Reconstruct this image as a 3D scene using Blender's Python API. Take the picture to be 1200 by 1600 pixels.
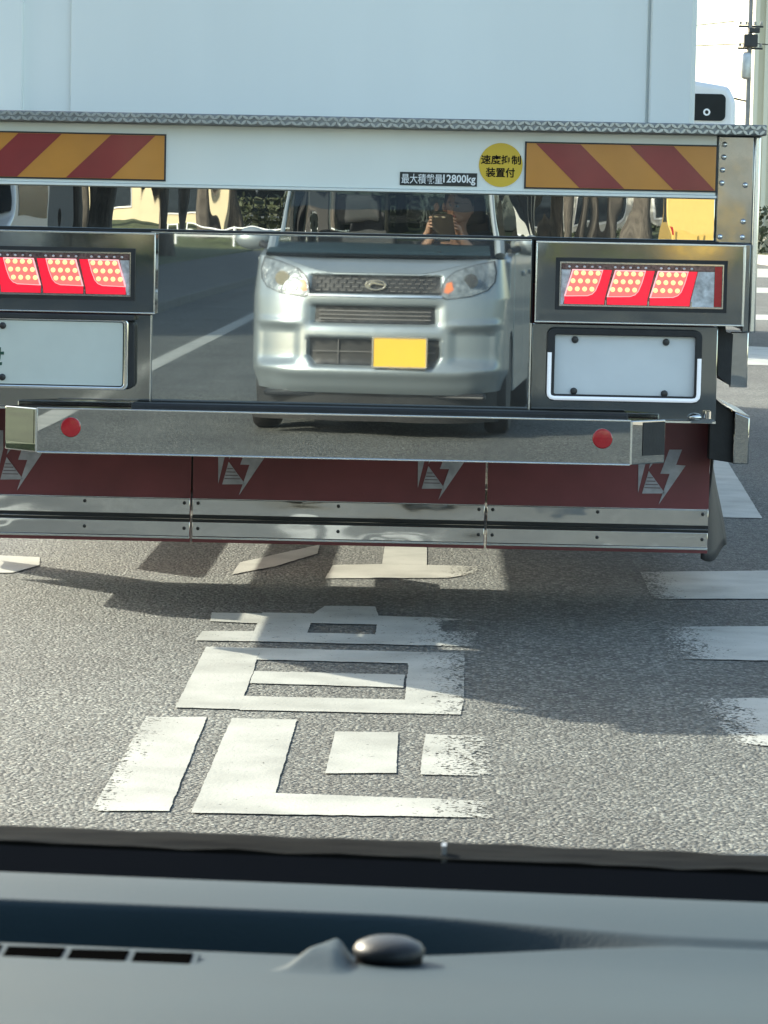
import bpy, bmesh, math, random
from math import sin, cos, tan, pi, radians, hypot, atan2, sqrt
from mathutils import Vector, Matrix, noise
random.seed(7)
S = bpy.context.scene
for o in list(bpy.data.objects): bpy.data.objects.remove(o)
COL = S.collection

# ------------------------------------------------------------------ camera
CAM_H, FPX, ROLL, PITCH, YAW = 1.18, 5000.0, .0205, radians(5.2195), radians(.9203)
cd = bpy.data.cameras.new('camera'); cam = bpy.data.objects.new('camera', cd); COL.objects.link(cam)
cd.sensor_fit = 'VERTICAL'; cd.sensor_height = 24.0; cd.lens = 24.0*FPX/1600
cd.clip_start = .004; cd.clip_end = 2000
_R = Vector((1, 0, 0)); _U = Vector((0, sin(PITCH), cos(PITCH))); _F = Vector((0, cos(PITCH), -sin(PITCH)))
_rz = Matrix.Rotation(YAW, 3, 'Z')
_X = _rz @ (_R*cos(ROLL) + _U*sin(ROLL)); _Y = _rz @ (-_R*sin(ROLL) + _U*cos(ROLL)); _Z = _rz @ (-_F)
m3 = Matrix((_X, _Y, _Z)).transposed()
cam.matrix_world = Matrix.Translation((0, 0, CAM_H)) @ m3.to_4x4()
cd.dof.use_dof = True; cd.dof.focus_distance = 9.6; cd.dof.aperture_fstop = 60
S.camera = cam

# ------------------------------------------------------------------ sky, sun, exposure
SUN_AZ, SUN_EL = radians(-45), radians(27)
w = bpy.data.worlds.new('World'); S.world = w; w.use_nodes = True
nt = w.node_tree; bg = nt.nodes['Background']
sky = nt.nodes.new('ShaderNodeTexSky'); sky.sky_type = 'NISHITA'; sky.sun_disc = False
sky.sun_elevation = SUN_EL; sky.sun_rotation = SUN_AZ; sky.dust_density = 1.6
tint = nt.nodes.new('ShaderNodeMix'); tint.data_type = 'RGBA'; tint.blend_type = 'MULTIPLY'; tint.inputs[0].default_value = 1
tint.inputs[7].default_value = (1.08, 1.05, .93, 1)          # the phone's white balance
nt.links.new(sky.outputs[0], tint.inputs[6]); nt.links.new(tint.outputs[2], bg.inputs[0]); bg.inputs[1].default_value = .15
sl = bpy.data.lights.new('sun', 'SUN'); sl.energy = 3.5; sl.angle = radians(.5); sl.color = (1, .95, .79)
so = bpy.data.objects.new('sun', sl); COL.objects.link(so)
so.rotation_euler = Vector((-sin(SUN_AZ)*cos(SUN_EL), -cos(SUN_AZ)*cos(SUN_EL), -sin(SUN_EL))).to_track_quat('-Z', 'Y').to_euler()
so.location = (-20, 20, 20)
vs = S.view_settings; vs.view_transform = 'Standard'; vs.look = 'None'; vs.gamma = 1; vs.exposure = 1.6; vs.use_curve_mapping = False

# ------------------------------------------------------------------ mesh helpers
class MB:
    def __init__(s): s.v = []; s.f = []
    def add(s, vs, fs):
        n = len(s.v); s.v += [tuple(p) for p in vs]; s.f += [tuple(i+n for i in f) for f in fs]; return s
    def box(s, x0, x1, y0, y1, z0, z1):
        return s.add([(x0,y0,z0),(x1,y0,z0),(x1,y1,z0),(x0,y1,z0),(x0,y0,z1),(x1,y0,z1),(x1,y1,z1),(x0,y1,z1)],
                     [(3,2,1,0),(4,5,6,7),(0,1,5,4),(1,2,6,5),(2,3,7,6),(3,0,4,7)])
    def prism(s, poly, a0, a1, ax='y'):
        # poly in the two other axes; ax='y': (x,z), 'x': (y,z), 'z': (x,y)
        n = len(poly)
        def P(p, a): return {'y': (p[0], a, p[1]), 'x': (a, p[0], p[1]), 'z': (p[0], p[1], a)}[ax]
        return s.add([P(p, a0) for p in poly]+[P(p, a1) for p in poly],
                     [tuple(range(n)), tuple(range(2*n-1, n-1, -1))]+[(i, i+n, (i+1) % n+n, (i+1) % n) for i in range(n)])
    def tube(s, pts, r, n=8, cap=True):
        pts = [Vector(p) for p in pts]; rs = r if isinstance(r, (list, tuple)) else [r]*len(pts)
        rings = []; up = None
        for i, p in enumerate(pts):
            t = (pts[min(i+1, len(pts)-1)]-pts[max(i-1, 0)]).normalized()
            if up is None: up = Vector((0, 0, 1)) if abs(t.z) < .9 else Vector((1, 0, 0))
            a = t.cross(up).normalized(); b = a.cross(t).normalized(); up = b
            rings.append([p+(a*cos(2*pi*k/n)+b*sin(2*pi*k/n))*rs[i] for k in range(n)])
        vs = [q for g in rings for q in g]; fs = []
        for i in range(len(pts)-1):
            for k in range(n): fs.append((i*n+k, i*n+(k+1) % n, (i+1)*n+(k+1) % n, (i+1)*n+k))
        if cap: fs += [tuple(range(n-1, -1, -1)), tuple(range((len(pts)-1)*n, len(pts)*n))]
        return s.add(vs, fs)
    def lathe(s, prof, c=(0, 0, 0), ax='z', n=24):
        vs = []; fs = []; c = Vector(c)
        for (r, h) in prof:
            for k in range(n):
                a = 2*pi*k/n; x, y = r*cos(a), r*sin(a)
                vs.append(c+Vector({'z': (x, y, h), 'y': (x, h, y), 'x': (h, x, y)}[ax]))
        for i in range(len(prof)-1):
            for k in range(n): fs.append((i*n+k, i*n+(k+1) % n, (i+1)*n+(k+1) % n, (i+1)*n+k))
        fs += [tuple(range(n-1, -1, -1)), tuple(range((len(prof)-1)*n, len(prof)*n))]
        return s.add(vs, fs)
    def grid(s, fn, nu, nv):
        vs = [fn(i/nu, j/nv) for j in range(nv+1) for i in range(nu+1)]
        return s.add(vs, [(j*(nu+1)+i, j*(nu+1)+i+1, (j+1)*(nu+1)+i+1, (j+1)*(nu+1)+i) for j in range(nv) for i in range(nu)])
    def ell(s, c, r, n=12, m=8, rot=None):
        c = Vector(c); vs = []; fs = []
        for j in range(m+1):
            t = pi*j/m
            for k in range(n):
                a = 2*pi*k/n; p = Vector((r[0]*sin(t)*cos(a), r[1]*sin(t)*sin(a), r[2]*cos(t)))
                if rot: p = rot @ p
                vs.append(c+p)
        for j in range(m):
            for k in range(n): fs.append((j*n+k, (j+1)*n+k, (j+1)*n+(k+1) % n, j*n+(k+1) % n))
        return s.add(vs, fs)
    def mesh(s, name, fix=True):
        me = bpy.data.meshes.new(name); me.from_pydata(s.v, [], s.f); me.update()
        if fix:
            bm = bmesh.new(); bm.from_mesh(me); bmesh.ops.remove_doubles(bm, verts=bm.verts, dist=1e-6)
            bmesh.ops.recalc_face_normals(bm, faces=bm.faces); bm.to_mesh(me); bm.free()
        return me

def smooth_mesh(me, ang=40):
    bm = bmesh.new(); bm.from_mesh(me)
    for f in bm.faces: f.smooth = True
    for e in bm.edges:
        e.smooth = not (len(e.link_faces) == 2 and e.calc_face_angle(0) > radians(ang))
    bm.to_mesh(me); bm.free()

def link(name, me, mat, parent=None, loc=None):
    o = bpy.data.objects.new(name, me); COL.objects.link(o)
    if mat and not me.materials: me.materials.append(mat)
    if parent: o.parent = parent
    if loc: o.location = loc
    return o

def obj(name, mb, mat, parent=None, bevel=0, smooth=False, off=None, seg=2):
    """one mesh object; OFF = world position of the parent thing, when the numbers are world coordinates"""
    me = mb.mesh(name)
    if off is not None: me.transform(Matrix.Translation(-Vector(off)))
    if bevel:
        bm = bmesh.new(); bm.from_mesh(me)
        es = [e for e in bm.edges if len(e.link_faces) == 2 and e.calc_face_angle(0) > radians(25)]
        for f in bm.faces: f.smooth = False
        r = bmesh.ops.bevel(bm, geom=es, offset=bevel, segments=seg, affect='EDGES', profile=.6, clamp_overlap=True)
        for f in r['faces']: f.smooth = True        # rolled edges smooth, sheet faces dead flat
        bm.to_mesh(me); bm.free()
    elif smooth: smooth_mesh(me, smooth if smooth is not True else 40)
    return link(name, me, mat, parent)

def tag(o, label=None, cat=None, group=None, kind=None):
    if label: o['label'] = label
    if cat: o['category'] = cat
    if group: o['group'] = group
    if kind: o['kind'] = kind
    return o

def thing(name, loc, label, cat, rz=0, group=None):
    o = bpy.data.objects.new(name, None); COL.objects.link(o); o.location = loc; o.rotation_euler = (0, 0, rz)
    o.empty_display_size = .1
    return tag(o, label, cat, group)

def children(o): return [c for c in bpy.data.objects if c.parent is o]
def copy_tree(o, parent=None, loc=None, rz=None, label=None):
    c = o.copy(); COL.objects.link(c); c.parent = parent
    if loc is not None: c.location = loc
    if rz is not None: c.rotation_euler = (0, 0, rz)
    if label: c['label'] = label
    for ch in children(o): copy_tree(ch, c)
    return c

# ------------------------------------------------------------------ materials
def newmat(name):
    m = bpy.data.materials.new(name); m.use_nodes = True
    return m, m.node_tree, m.node_tree.nodes['Principled BSDF'], m.node_tree.nodes, m.node_tree.links

def mat(name, col, rough=.5, metal=0., var=.12, vscale=6., bump=0., bscale=60., bdist=.002, coat=0., emit=None, estr=0., spec=.5, stretch=None, rvar=0.):
    m, t, b, N, L = newmat(name)
    b.inputs['Roughness'].default_value = rough; b.inputs['Metallic'].default_value = metal
    b.inputs['Coat Weight'].default_value = coat; b.inputs['Coat Roughness'].default_value = .05
    b.inputs['Specular IOR Level'].default_value = spec
    tc = N.new('ShaderNodeTexCoord'); mp = N.new('ShaderNodeMapping'); L.new(tc.outputs['Object'], mp.inputs[0])
    if stretch: mp.inputs['Scale'].default_value = stretch
    nz = N.new('ShaderNodeTexNoise'); nz.inputs['Scale'].default_value = vscale; nz.inputs['Detail'].default_value = 6
    L.new(mp.outputs[0], nz.inputs['Vector'])
    r = N.new('ShaderNodeMapRange'); r.inputs[1].default_value = .3; r.inputs[2].default_value = .7
    r.inputs[3].default_value = 1-var; r.inputs[4].default_value = 1+var*.6
    L.new(nz.outputs['Fac'], r.inputs[0])
    mx = N.new('ShaderNodeMix'); mx.data_type = 'RGBA'; mx.blend_type = 'MULTIPLY'; mx.inputs[0].default_value = 1
    mx.inputs[6].default_value = (*col, 1); L.new(r.outputs[0], mx.inputs[7]); L.new(mx.outputs[2], b.inputs['Base Color'])
    if rvar:
        r2 = N.new('ShaderNodeMapRange'); r2.inputs[1].default_value = .3; r2.inputs[2].default_value = .7
        r2.inputs[3].default_value = rough; r2.inputs[4].default_value = rough+rvar
        L.new(nz.outputs['Fac'], r2.inputs[0]); L.new(r2.outputs[0], b.inputs['Roughness'])
    if bump:
        n2 = N.new('ShaderNodeTexNoise'); n2.inputs['Scale'].default_value = bscale; n2.inputs['Detail'].default_value = 3
        L.new(mp.outputs[0], n2.inputs['Vector'])
        bp = N.new('ShaderNodeBump'); bp.inputs['Strength'].default_value = bump; bp.inputs['Distance'].default_value = bdist
        L.new(n2.outputs['Fac'], bp.inputs['Height']); L.new(bp.outputs[0], b.inputs['Normal'])
    if emit:
        b.inputs['Emission Color'].default_value = (*emit, 1); b.inputs['Emission Strength'].default_value = estr
    return m

def steel(name, wave, stretch, col=(.60, .62, .62), rough=.02, rv=.06, film=.035):
    """polished stainless sheet: WAVE is the height in metres of its slow ripples"""
    m, t, b, N, L = newmat(name)
    b.inputs['Metallic'].default_value = 1; b.inputs['Base Color'].default_value = (*col, 1); b.inputs['Roughness'].default_value = rough
    tc = N.new('ShaderNodeTexCoord'); mp = N.new('ShaderNodeMapping'); mp.inputs['Scale'].default_value = stretch
    L.new(tc.outputs['Object'], mp.inputs[0])
    nz = N.new('ShaderNodeTexNoise'); nz.inputs['Scale'].default_value = 1; nz.inputs['Detail'].default_value = 1.5
    L.new(mp.outputs[0], nz.inputs['Vector'])
    bp = N.new('ShaderNodeBump'); bp.inputs['Strength'].default_value = 1; bp.inputs['Distance'].default_value = wave
    L.new(nz.outputs['Fac'], bp.inputs['Height']); L.new(bp.outputs[0], b.inputs['Normal'])
    # smudges and wiped-on road film
    n2 = N.new('ShaderNodeTexNoise'); n2.inputs['Scale'].default_value = 7; n2.inputs['Detail'].default_value = 8; n2.inputs['Roughness'].default_value = .7
    L.new(tc.outputs['Object'], n2.inputs['Vector'])
    r = N.new('ShaderNodeMapRange'); r.inputs[1].default_value = .42; r.inputs[2].default_value = .75
    r.inputs[3].default_value = rough; r.inputs[4].default_value = rough+rv; L.new(n2.outputs['Fac'], r.inputs[0]); L.new(r.outputs[0], b.inputs['Roughness'])
    d = N.new('ShaderNodeBsdfDiffuse'); d.inputs[0].default_value = (.35, .35, .33, 1)
    mx = N.new('ShaderNodeMixShader'); r3 = N.new('ShaderNodeMapRange'); r3.inputs[1].default_value = .45; r3.inputs[2].default_value = .8
    r3.inputs[3].default_value = film; r3.inputs[4].default_value = film+.065; L.new(n2.outputs['Fac'], r3.inputs[0]); L.new(r3.outputs[0], mx.inputs[0])
    L.new(b.outputs[0], mx.inputs[1]); L.new(d.outputs[0], mx.inputs[2]); L.new(mx.outputs[0], N['Material Output'].inputs[0])
    return m

def asphalt():
    m, t, b, N, L = newmat('asphalt')
    tc = N.new('ShaderNodeTexCoord')
    v1 = N.new('ShaderNodeTexVoronoi'); v1.inputs['Scale'].default_value = 108; L.new(tc.outputs['Object'], v1.inputs['Vector'])
    wn = N.new('ShaderNodeTexNoise'); wn.inputs['Scale'].default_value = 160; wn.inputs['Detail'].default_value = 4; L.new(tc.outputs['Object'], wn.inputs['Vector'])
    cr = N.new('ShaderNodeValToRGB'); cr.color_ramp.elements[0].color = (.048, .053, .049, 1); cr.color_ramp.elements[1].color = (.255, .268, .24, 1)
    cr.color_ramp.elements[0].position = .1; e = cr.color_ramp.elements.new(.62); e.color = (.108, .117, .106, 1)
    sp = N.new('ShaderNodeSeparateColor'); L.new(v1.outputs['Color'], sp.inputs[0]); L.new(sp.outputs[0], cr.inputs[0])
    # pits between the stones
    pit = N.new('ShaderNodeMapRange'); pit.inputs[1].default_value = .2; pit.inputs[2].default_value = .75; pit.inputs[3].default_value = 1; pit.inputs[4].default_value = .55
    L.new(v1.outputs['Distance'], pit.inputs[0])
    big = N.new('ShaderNodeTexNoise'); big.inputs['Scale'].default_value = .9; big.inputs['Detail'].default_value = 7; L.new(tc.outputs['Object'], big.inputs['Vector'])
    br = N.new('ShaderNodeMapRange'); br.inputs[1].default_value = .3; br.inputs[2].default_value = .7; br.inputs[3].default_value = .78; br.inputs[4].default_value = 1.2; L.new(big.outputs['Fac'], br.inputs[0])
    mt = N.new('ShaderNodeMapping'); mt.inputs['Scale'].default_value = (1.5, .10, 1); L.new(tc.outputs['Object'], mt.inputs[0])
    trk = N.new('ShaderNodeTexNoise'); trk.inputs['Scale'].default_value = 1; trk.inputs['Detail'].default_value = 4; L.new(mt.outputs[0], trk.inputs['Vector'])
    tr2 = N.new('ShaderNodeMapRange'); tr2.inputs[1].default_value = .35; tr2.inputs[2].default_value = .65; tr2.inputs[3].default_value = .78; tr2.inputs[4].default_value = 1.12; L.new(trk.outputs['Fac'], tr2.inputs[0])
    st = N.new('ShaderNodeTexNoise'); st.inputs['Scale'].default_value = 3.2; st.inputs['Detail'].default_value = 5; st.inputs['Distortion'].default_value = .8; L.new(tc.outputs['Object'], st.inputs['Vector'])
    st2 = N.new('ShaderNodeMapRange'); st2.inputs[1].default_value = .62; st2.inputs[2].default_value = .74; st2.inputs[3].default_value = 1; st2.inputs[4].default_value = .72; L.new(st.outputs['Fac'], st2.inputs[0])
    q1 = N.new('ShaderNodeMath'); q1.operation = 'MULTIPLY'; L.new(tr2.outputs[0], q1.inputs[0]); L.new(st2.outputs[0], q1.inputs[1])
    q2 = N.new('ShaderNodeMath'); q2.operation = 'MULTIPLY'; L.new(q1.outputs[0], q2.inputs[0]); L.new(br.outputs[0], q2.inputs[1])
    br = q2
    m1 = N.new('ShaderNodeMath'); m1.operation = 'MULTIPLY'; L.new(pit.outputs[0], m1.inputs[0]); L.new(br.outputs[0], m1.inputs[1])
    mx = N.new('ShaderNodeMix'); mx.data_type = 'RGBA'; mx.blend_type = 'MULTIPLY'; mx.inputs[0].default_value = 1
    L.new(cr.outputs[0], mx.inputs[6]); L.new(m1.outputs[0], mx.inputs[7]); L.new(mx.outputs[2], b.inputs['Base Color'])
    b.inputs['Roughness'].default_value = .75
    h = N.new('ShaderNodeMath'); h.operation = 'MULTIPLY_ADD'; h.inputs[1].default_value = -1.2; L.new(v1.outputs['Distance'], h.inputs[0]); L.new(wn.outputs['Fac'], h.inputs[2])
    bp = N.new('ShaderNodeBump'); bp.inputs['Strength'].default_value = 1; bp.inputs['Distance'].default_value = .0052; L.new(h.outputs[0], bp.inputs['Height'])
    L.new(bp.outputs[0], b.inputs['Normal'])
    return m

def paintmat():
    """thermoplastic road paint; attribute 'wear' 0..1 says how far it has been driven off"""
    m, t, b, N, L = newmat('road_paint')
    tc = N.new('ShaderNodeTexCoord'); at = N.new('ShaderNodeAttribute'); at.attribute_name = 'wear'
    mp = N.new('ShaderNodeMapping'); mp.inputs['Scale'].default_value = (38, 11, 1); L.new(tc.outputs['Object'], mp.inputs[0])
    n1 = N.new('ShaderNodeTexNoise'); n1.inputs['Scale'].default_value = 1; n1.inputs['Detail'].default_value = 5; n1.inputs['Roughness'].default_value = .65; L.new(mp.outputs[0], n1.inputs['Vector'])
    n2 = N.new('ShaderNodeTexNoise'); n2.inputs['Scale'].default_value = 120; n2.inputs['Detail'].default_value = 4; L.new(tc.outputs['Object'], n2.inputs['Vector'])
    mx = N.new('ShaderNodeMix'); mx.data_type = 'FLOAT'; mx.inputs[0].default_value = .62; L.new(n1.outputs['Fac'], mx.inputs[2]); L.new(n2.outputs['Fac'], mx.inputs[3])
    r = N.new('ShaderNodeMapRange'); r.inputs[1].default_value = .30; r.inputs[2].default_value = .70; L.new(mx.outputs[0], r.inputs[0])
    sub = N.new('ShaderNodeMath'); sub.operation = 'SUBTRACT'; sub.use_clamp = False; L.new(r.outputs[0], sub.inputs[0]); L.new(at.outputs['Fac'], sub.inputs[1])
    th = N.new('ShaderNodeMapRange'); th.inputs[1].default_value = -.06; th.inputs[2].default_value = .04; L.new(sub.outputs[0], th.inputs[0])
    L.new(th.outputs[0], b.inputs['Alpha'])
    n3 = N.new('ShaderNodeTexNoise'); n3.inputs['Scale'].default_value = 5; n3.inputs['Detail'].default_value = 8; L.new(tc.outputs['Object'], n3.inputs['Vector'])
    cr = N.new('ShaderNodeValToRGB'); cr.color_ramp.elements[0].color = (.25, .255, .225, 1); cr.color_ramp.elements[1].color = (.37, .375, .335, 1)
    cr.color_ramp.elements[0].position = .3; cr.color_ramp.elements[1].position = .62; L.new(n3.outputs['Fac'], cr.inputs[0]); L.new(cr.outputs[0], b.inputs['Base Color'])
    b.inputs['Roughness'].default_value = .6
    bp = N.new('ShaderNodeBump'); bp.inputs['Strength'].default_value = .6; bp.inputs['Distance'].default_value = .002; L.new(n2.outputs['Fac'], bp.inputs['Height']); L.new(bp.outputs[0], b.inputs['Normal'])
    return m

def clearmat():
    m, t, b, N, L = newmat('clear_windscreen'); N.remove(b)
    tr = N.new('ShaderNodeBsdfTransparent'); L.new(tr.outputs[0], N['Material Output'].inputs[0]); return m

def glassmat(name, tint, gloss=(.9, .93, .95), ior=1.5):
    m, t, b, N, L = newmat(name); N.remove(b)
    tr = N.new('ShaderNodeBsdfTransparent'); tr.inputs[0].default_value = (*tint, 1)
    gl = N.new('ShaderNodeBsdfGlossy'); gl.inputs['Roughness'].default_value = .01; gl.inputs[0].default_value = (*gloss, 1)
    fr = N.new('ShaderNodeFresnel'); fr.inputs[0].default_value = ior
    mx = N.new('ShaderNodeMixShader'); L.new(fr.outputs[0], mx.inputs[0]); L.new(tr.outputs[0], mx.inputs[1]); L.new(gl.outputs[0], mx.inputs[2])
    L.new(mx.outputs[0], N['Material Output'].inputs[0]); return m

M = dict(
    white=mat('truck_white_paint', (.76, .80, .76), .35, var=.06, vscale=2.2, coat=.3, stretch=(1, 1, .25)),
    box=mat('box_white_paint', (.78, .81, .77), .42, var=.07, vscale=1.4, stretch=(1, 1, .15)),
    flat=steel('mirror_steel', .00022, (1.4, 1, 1.2), col=(.45, .485, .49), rough=.009, rv=.016, film=.10),
    strip=steel('mirror_strip_steel', .0011, (5, 1, 1.6), col=(.50, .52, .51), rough=.0, rv=.015),
    lamp_steel=steel('lamp_panel_steel', .0005, (3, 1, 4), col=(.36, .375, .365), rough=.03),
    wavy=steel('buckled_steel', .0015, (4, 8, 8), col=(.66, .67, .66), rough=.02, rv=.05, film=.08),
    post=steel('corner_steel', .0018, (6, 8, 5), col=(.28, .315, .345), rough=.08, film=.14),
    bump_steel=steel('bumper_steel', .0004, (2, 1, 3), col=(.46, .48, .48), rough=.0, rv=.03),
    edge=mat('folded_steel_edge', (.72, .74, .74), .22, 1., var=.05),
    tread=mat('tread_aluminium', (.40, .42, .42), .3, .8, var=.15),
    checker=mat('checker_aluminium', (.24, .25, .25), .5, .6, var=.3, vscale=40, bump=.3, bscale=90),
    rubber=mat('black_rubber', (.016, .017, .018), .6, var=.3, vscale=25, bump=.3, bscale=120),
    blackpl=mat('black_plastic', (.02, .021, .023), .42, var=.2, bump=.2, bscale=200, bdist=.001),
    dark=mat('dark_steel', (.03, .032, .034), .5, .2, var=.3, vscale=9),
    amber=mat('amber_reflective', (.52, .22, .03), .32, var=.08, vscale=9, coat=.3),
    maroon=mat('red_reflective', (.24, .022, .022), .32, var=.10, vscale=9, coat=.3),
    flap=mat('red_flap_rubber', (.185, .040, .046), .45, var=.22, vscale=5, bump=.15, bscale=20),
    logo=mat('flap_logo_print', (.42, .42, .45), .55, var=.25, vscale=30),
    logoline=mat('flap_logo_line', (.16, .12, .14), .6),
    sticker_y=mat('yellow_sticker', (.66, .45, .03), .4, var=.05),
    ink=mat('black_ink', (.006, .006, .0065), .6, var=.1, spec=.12),
    sticker_b=mat('black_sticker', (.012, .016, .017), .4, var=.1),
    inkw=mat('white_ink', (.78, .80, .80), .5, var=.05),
    plate=mat('plate_pale', (.57, .61, .56), .4, var=.06, vscale=8),
    plate_w=mat('plate_white', (.66, .70, .71), .38, var=.08, vscale=5),
    green=mat('plate_green', (.01, .07, .045), .5),
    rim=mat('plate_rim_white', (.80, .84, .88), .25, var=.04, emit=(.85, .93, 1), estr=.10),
    chrome=mat('chrome', (.78, .80, .80), .10, 1., var=.05),
    bolt=mat('bolt_dark', (.05, .05, .05), .4, .6),
    redlens=mat('red_reflector', (.42, .010, .018), .18, var=.12, vscale=60, coat=.6),
    led=mat('led_lit', (.8, .3, .15), .3, emit=(1, .44, .17), estr=.80),
    ledpanel=mat('led_panel_lit', (.6, .1, .1), .3, emit=(1, .19, .16), estr=.30),
    guide=mat('light_guide_lit', (.5, .01, .03), .2, emit=(1, .012, .045), estr=.27, coat=.5),
    lampwhite=mat('lamp_clear_lens', (.58, .61, .63), .12, var=.4, vscale=60, coat=.5),
    lamptop=mat('lamp_top_prism', (.22, .15, .15), .15, .5, var=.6, vscale=120),
    pinkrim=mat('led_panel_rim', (.80, .45, .48), .15, emit=(1, .45, .45), estr=.30),
    tyre=mat('tyre_rubber', (.018, .018, .018), .75, var=.3, bump=.4, bscale=90),
    hub=mat('wheel_steel', (.20, .20, .20), .5, .6, var=.3),
    asphalt=asphalt(), paint=paintmat(),
    silver=mat('silver_car_paint', (.26, .305, .33), .36, .5, var=.03, vscale=300, coat=.8),
    grille=mat('grille_black', (.012, .013, .014), .4, var=.2),
    yellow=mat('yellow_plate', (.72, .45, .04), .4, var=.04),
    hl=mat('headlamp_lens', (.20, .23, .245), .28, .2, var=.55, vscale=26, bump=.8, bscale=34, bdist=.01, coat=1.),
    hlrim=mat('headlamp_rim', (.03, .032, .035), .4),
    turn=mat('amber_bulb', (.75, .22, .08), .2, var=.2),
    clear=clearmat(),
    glass=glassmat('car_glass', (.80, .86, .85)), pglass=glassmat('privacy_glass', (.16, .19, .19)), shade=glassmat('shade_band_glass', (.46, .57, .60), ior=1.62),
    dglass=mat('dark_window', (.010, .014, .017), .25, var=.2, spec=.15),
    slot=mat('vent_dark', (.002, .002, .002), .9, var=.1, spec=.0),
    dash=mat('dashboard_plastic', (.016, .035, .046), .60, var=.10, vscale=14, bump=.35, bscale=900, bdist=.0004, spec=.24),
    dome=mat('sensor_plastic', (.022, .025, .027), .42, spec=.25, var=.12, vscale=80, bump=.25, bscale=900, bdist=.0004),
    cowl=mat('cowl_plastic', (.007, .009, .0105), .9, spec=.02, var=.5, vscale=18, bump=.5, bscale=120, stretch=(.35, 1, 1)),
    seat=mat('seat_cloth', (.055, .057, .062), .9, var=.2, vscale=30, bump=.4, bscale=300),
    skin=mat('skin', (.52, .29, .20), .5, var=.08, vscale=12),
    hair=mat('black_hair', (.012, .010, .009), .5, var=.4, vscale=60, bump=.6, bscale=140),
    jacket=mat('dark_jacket', (.030, .036, .055), .85, var=.2, vscale=14, bump=.4, bscale=60),
    trousers=mat('grey_trousers', (.05, .05, .055), .9, var=.2),
    phone=mat('phone_black', (.012, .012, .014), .15, coat=.5),
    eye=mat('eye_white', (.7, .7, .68), .2), lip=mat('lips', (.42, .16, .13), .45),
    bark=mat('tree_bark', (.085, .074, .062), .9, var=.5, vscale=9, bump=1., bscale=14, bdist=.03, stretch=(1, 1, .25)),
    leaf=mat('tree_leaf', (.055, .085, .030), .6, var=.45, vscale=3),
    leaf2=mat('hedge_leaf', (.060, .075, .035), .65, var=.5, vscale=5),
    grass=mat('verge_grass', (.085, .105, .045), .9, var=.5, vscale=4, bump=.6, bscale=30, bdist=.03),
    soil=mat('verge_soil', (.12, .12, .11), .95, var=.3, vscale=3),
    pave=mat('dark_pavement', (.10, .105, .10), .9, var=.25, vscale=3, bump=.3, bscale=50),
    conc=mat('pale_concrete', (.40, .39, .36), .85, var=.18, vscale=4, bump=.3, bscale=40),
    cream=mat('cream_render', (.62, .54, .36), .8, var=.12, vscale=.8, stretch=(1, 1, .3)),
    beige=mat('beige_cladding', (.74, .70, .55), .6, var=.1, vscale=.7, stretch=(1, 1, .1)),
    pale=mat('pale_cladding', (.50, .49, .44), .8, var=.12, vscale=.8),
    bwhite=mat('white_render', (.66, .66, .63), .8, var=.1, vscale=.8),
    brown=mat('brown_fence', (.10, .055, .042), .7, var=.3),
    roof=mat('roof_grey', (.10, .10, .105), .7),
    win=mat('window_pane', (.03, .04, .05), .06, coat=.4, var=.2),
    pole=mat('pole_concrete', (.24, .24, .235), .85, var=.2, vscale=5),
    wire=mat('cable_black', (.02, .02, .022), .6),
    yvan=mat('yellow_paint', (.70, .46, .12), .35, coat=.5, var=.05),
    wvan=mat('white_paint', (.68, .70, .71), .3, coat=.5, var=.04),
    metal=mat('galvanised', (.45, .46, .46), .45, .8, var=.2),
)

def text(name, body, x0, x1, z0, z1, y, material, parent, off, bold=.0):
    cu = bpy.data.curves.new(name, 'FONT'); cu.body = body; cu.size = 1; cu.offset = bold; cu.resolution_u = 2
    o = bpy.data.objects.new(name, cu); COL.objects.link(o)
    dg = bpy.context.evaluated_depsgraph_get(); me = bpy.data.meshes.new_from_object(o.evaluated_get(dg))
    bpy.data.objects.remove(o); bpy.data.curves.remove(cu)
    xs = [v.co.x for v in me.vertices]; ys = [v.co.y for v in me.vertices]
    sx = (x1-x0)/(max(xs)-min(xs)); sy = (z1-z0)/(max(ys)-min(ys)); ax, ay = min(xs), min(ys)
    for v in me.vertices: v.co = Vector((x0+(v.co.x-ax)*sx, y, z0+(v.co.y-ay)*sy))-Vector(off)
    me.materials.clear()
    return link(name, me, material, parent)

# ------------------------------------------------------------------ setting: ground, road, verge
def structure(name, mb, m, bevel=0): return tag(obj(name, mb, m, bevel=bevel), kind='structure')
structure('ground', MB().add([(-400, -400, -.16), (400, -400, -.16), (400, 700, -.16), (-400, 700, -.16)], [(0, 1, 2, 3)]), M['soil'])
structure('road', MB().box(-3.4, 10.2, -84, 420, -.15, 0), M['asphalt'])
structure('cross_road', MB().box(-120, 120, -97, -84, -.15, -.001), M['asphalt'])
structure('left_pavement', MB().box(-6.0, -3.4, -84, 420, -.15, .12), M['pave'], .015)
structure('right_pavement', MB().box(10.2, 12.6, -84, 420, -.15, .12), M['conc'], .015)
structure('left_verge', MB().box(-30, -6.0, -84, 420, -.15, .16), M['grass'])
structure('right_verge', MB().box(12.6, 60, -84, 420, -.15, .16), M['grass'])
structure('far_verge', MB().grid(lambda u, v: (-60+120*u, -97-7*v, .02+.75*sin(v*1.6)+.12*noise.noise((u*40, v*4, 0))), 60, 8), M['grass'])

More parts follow.
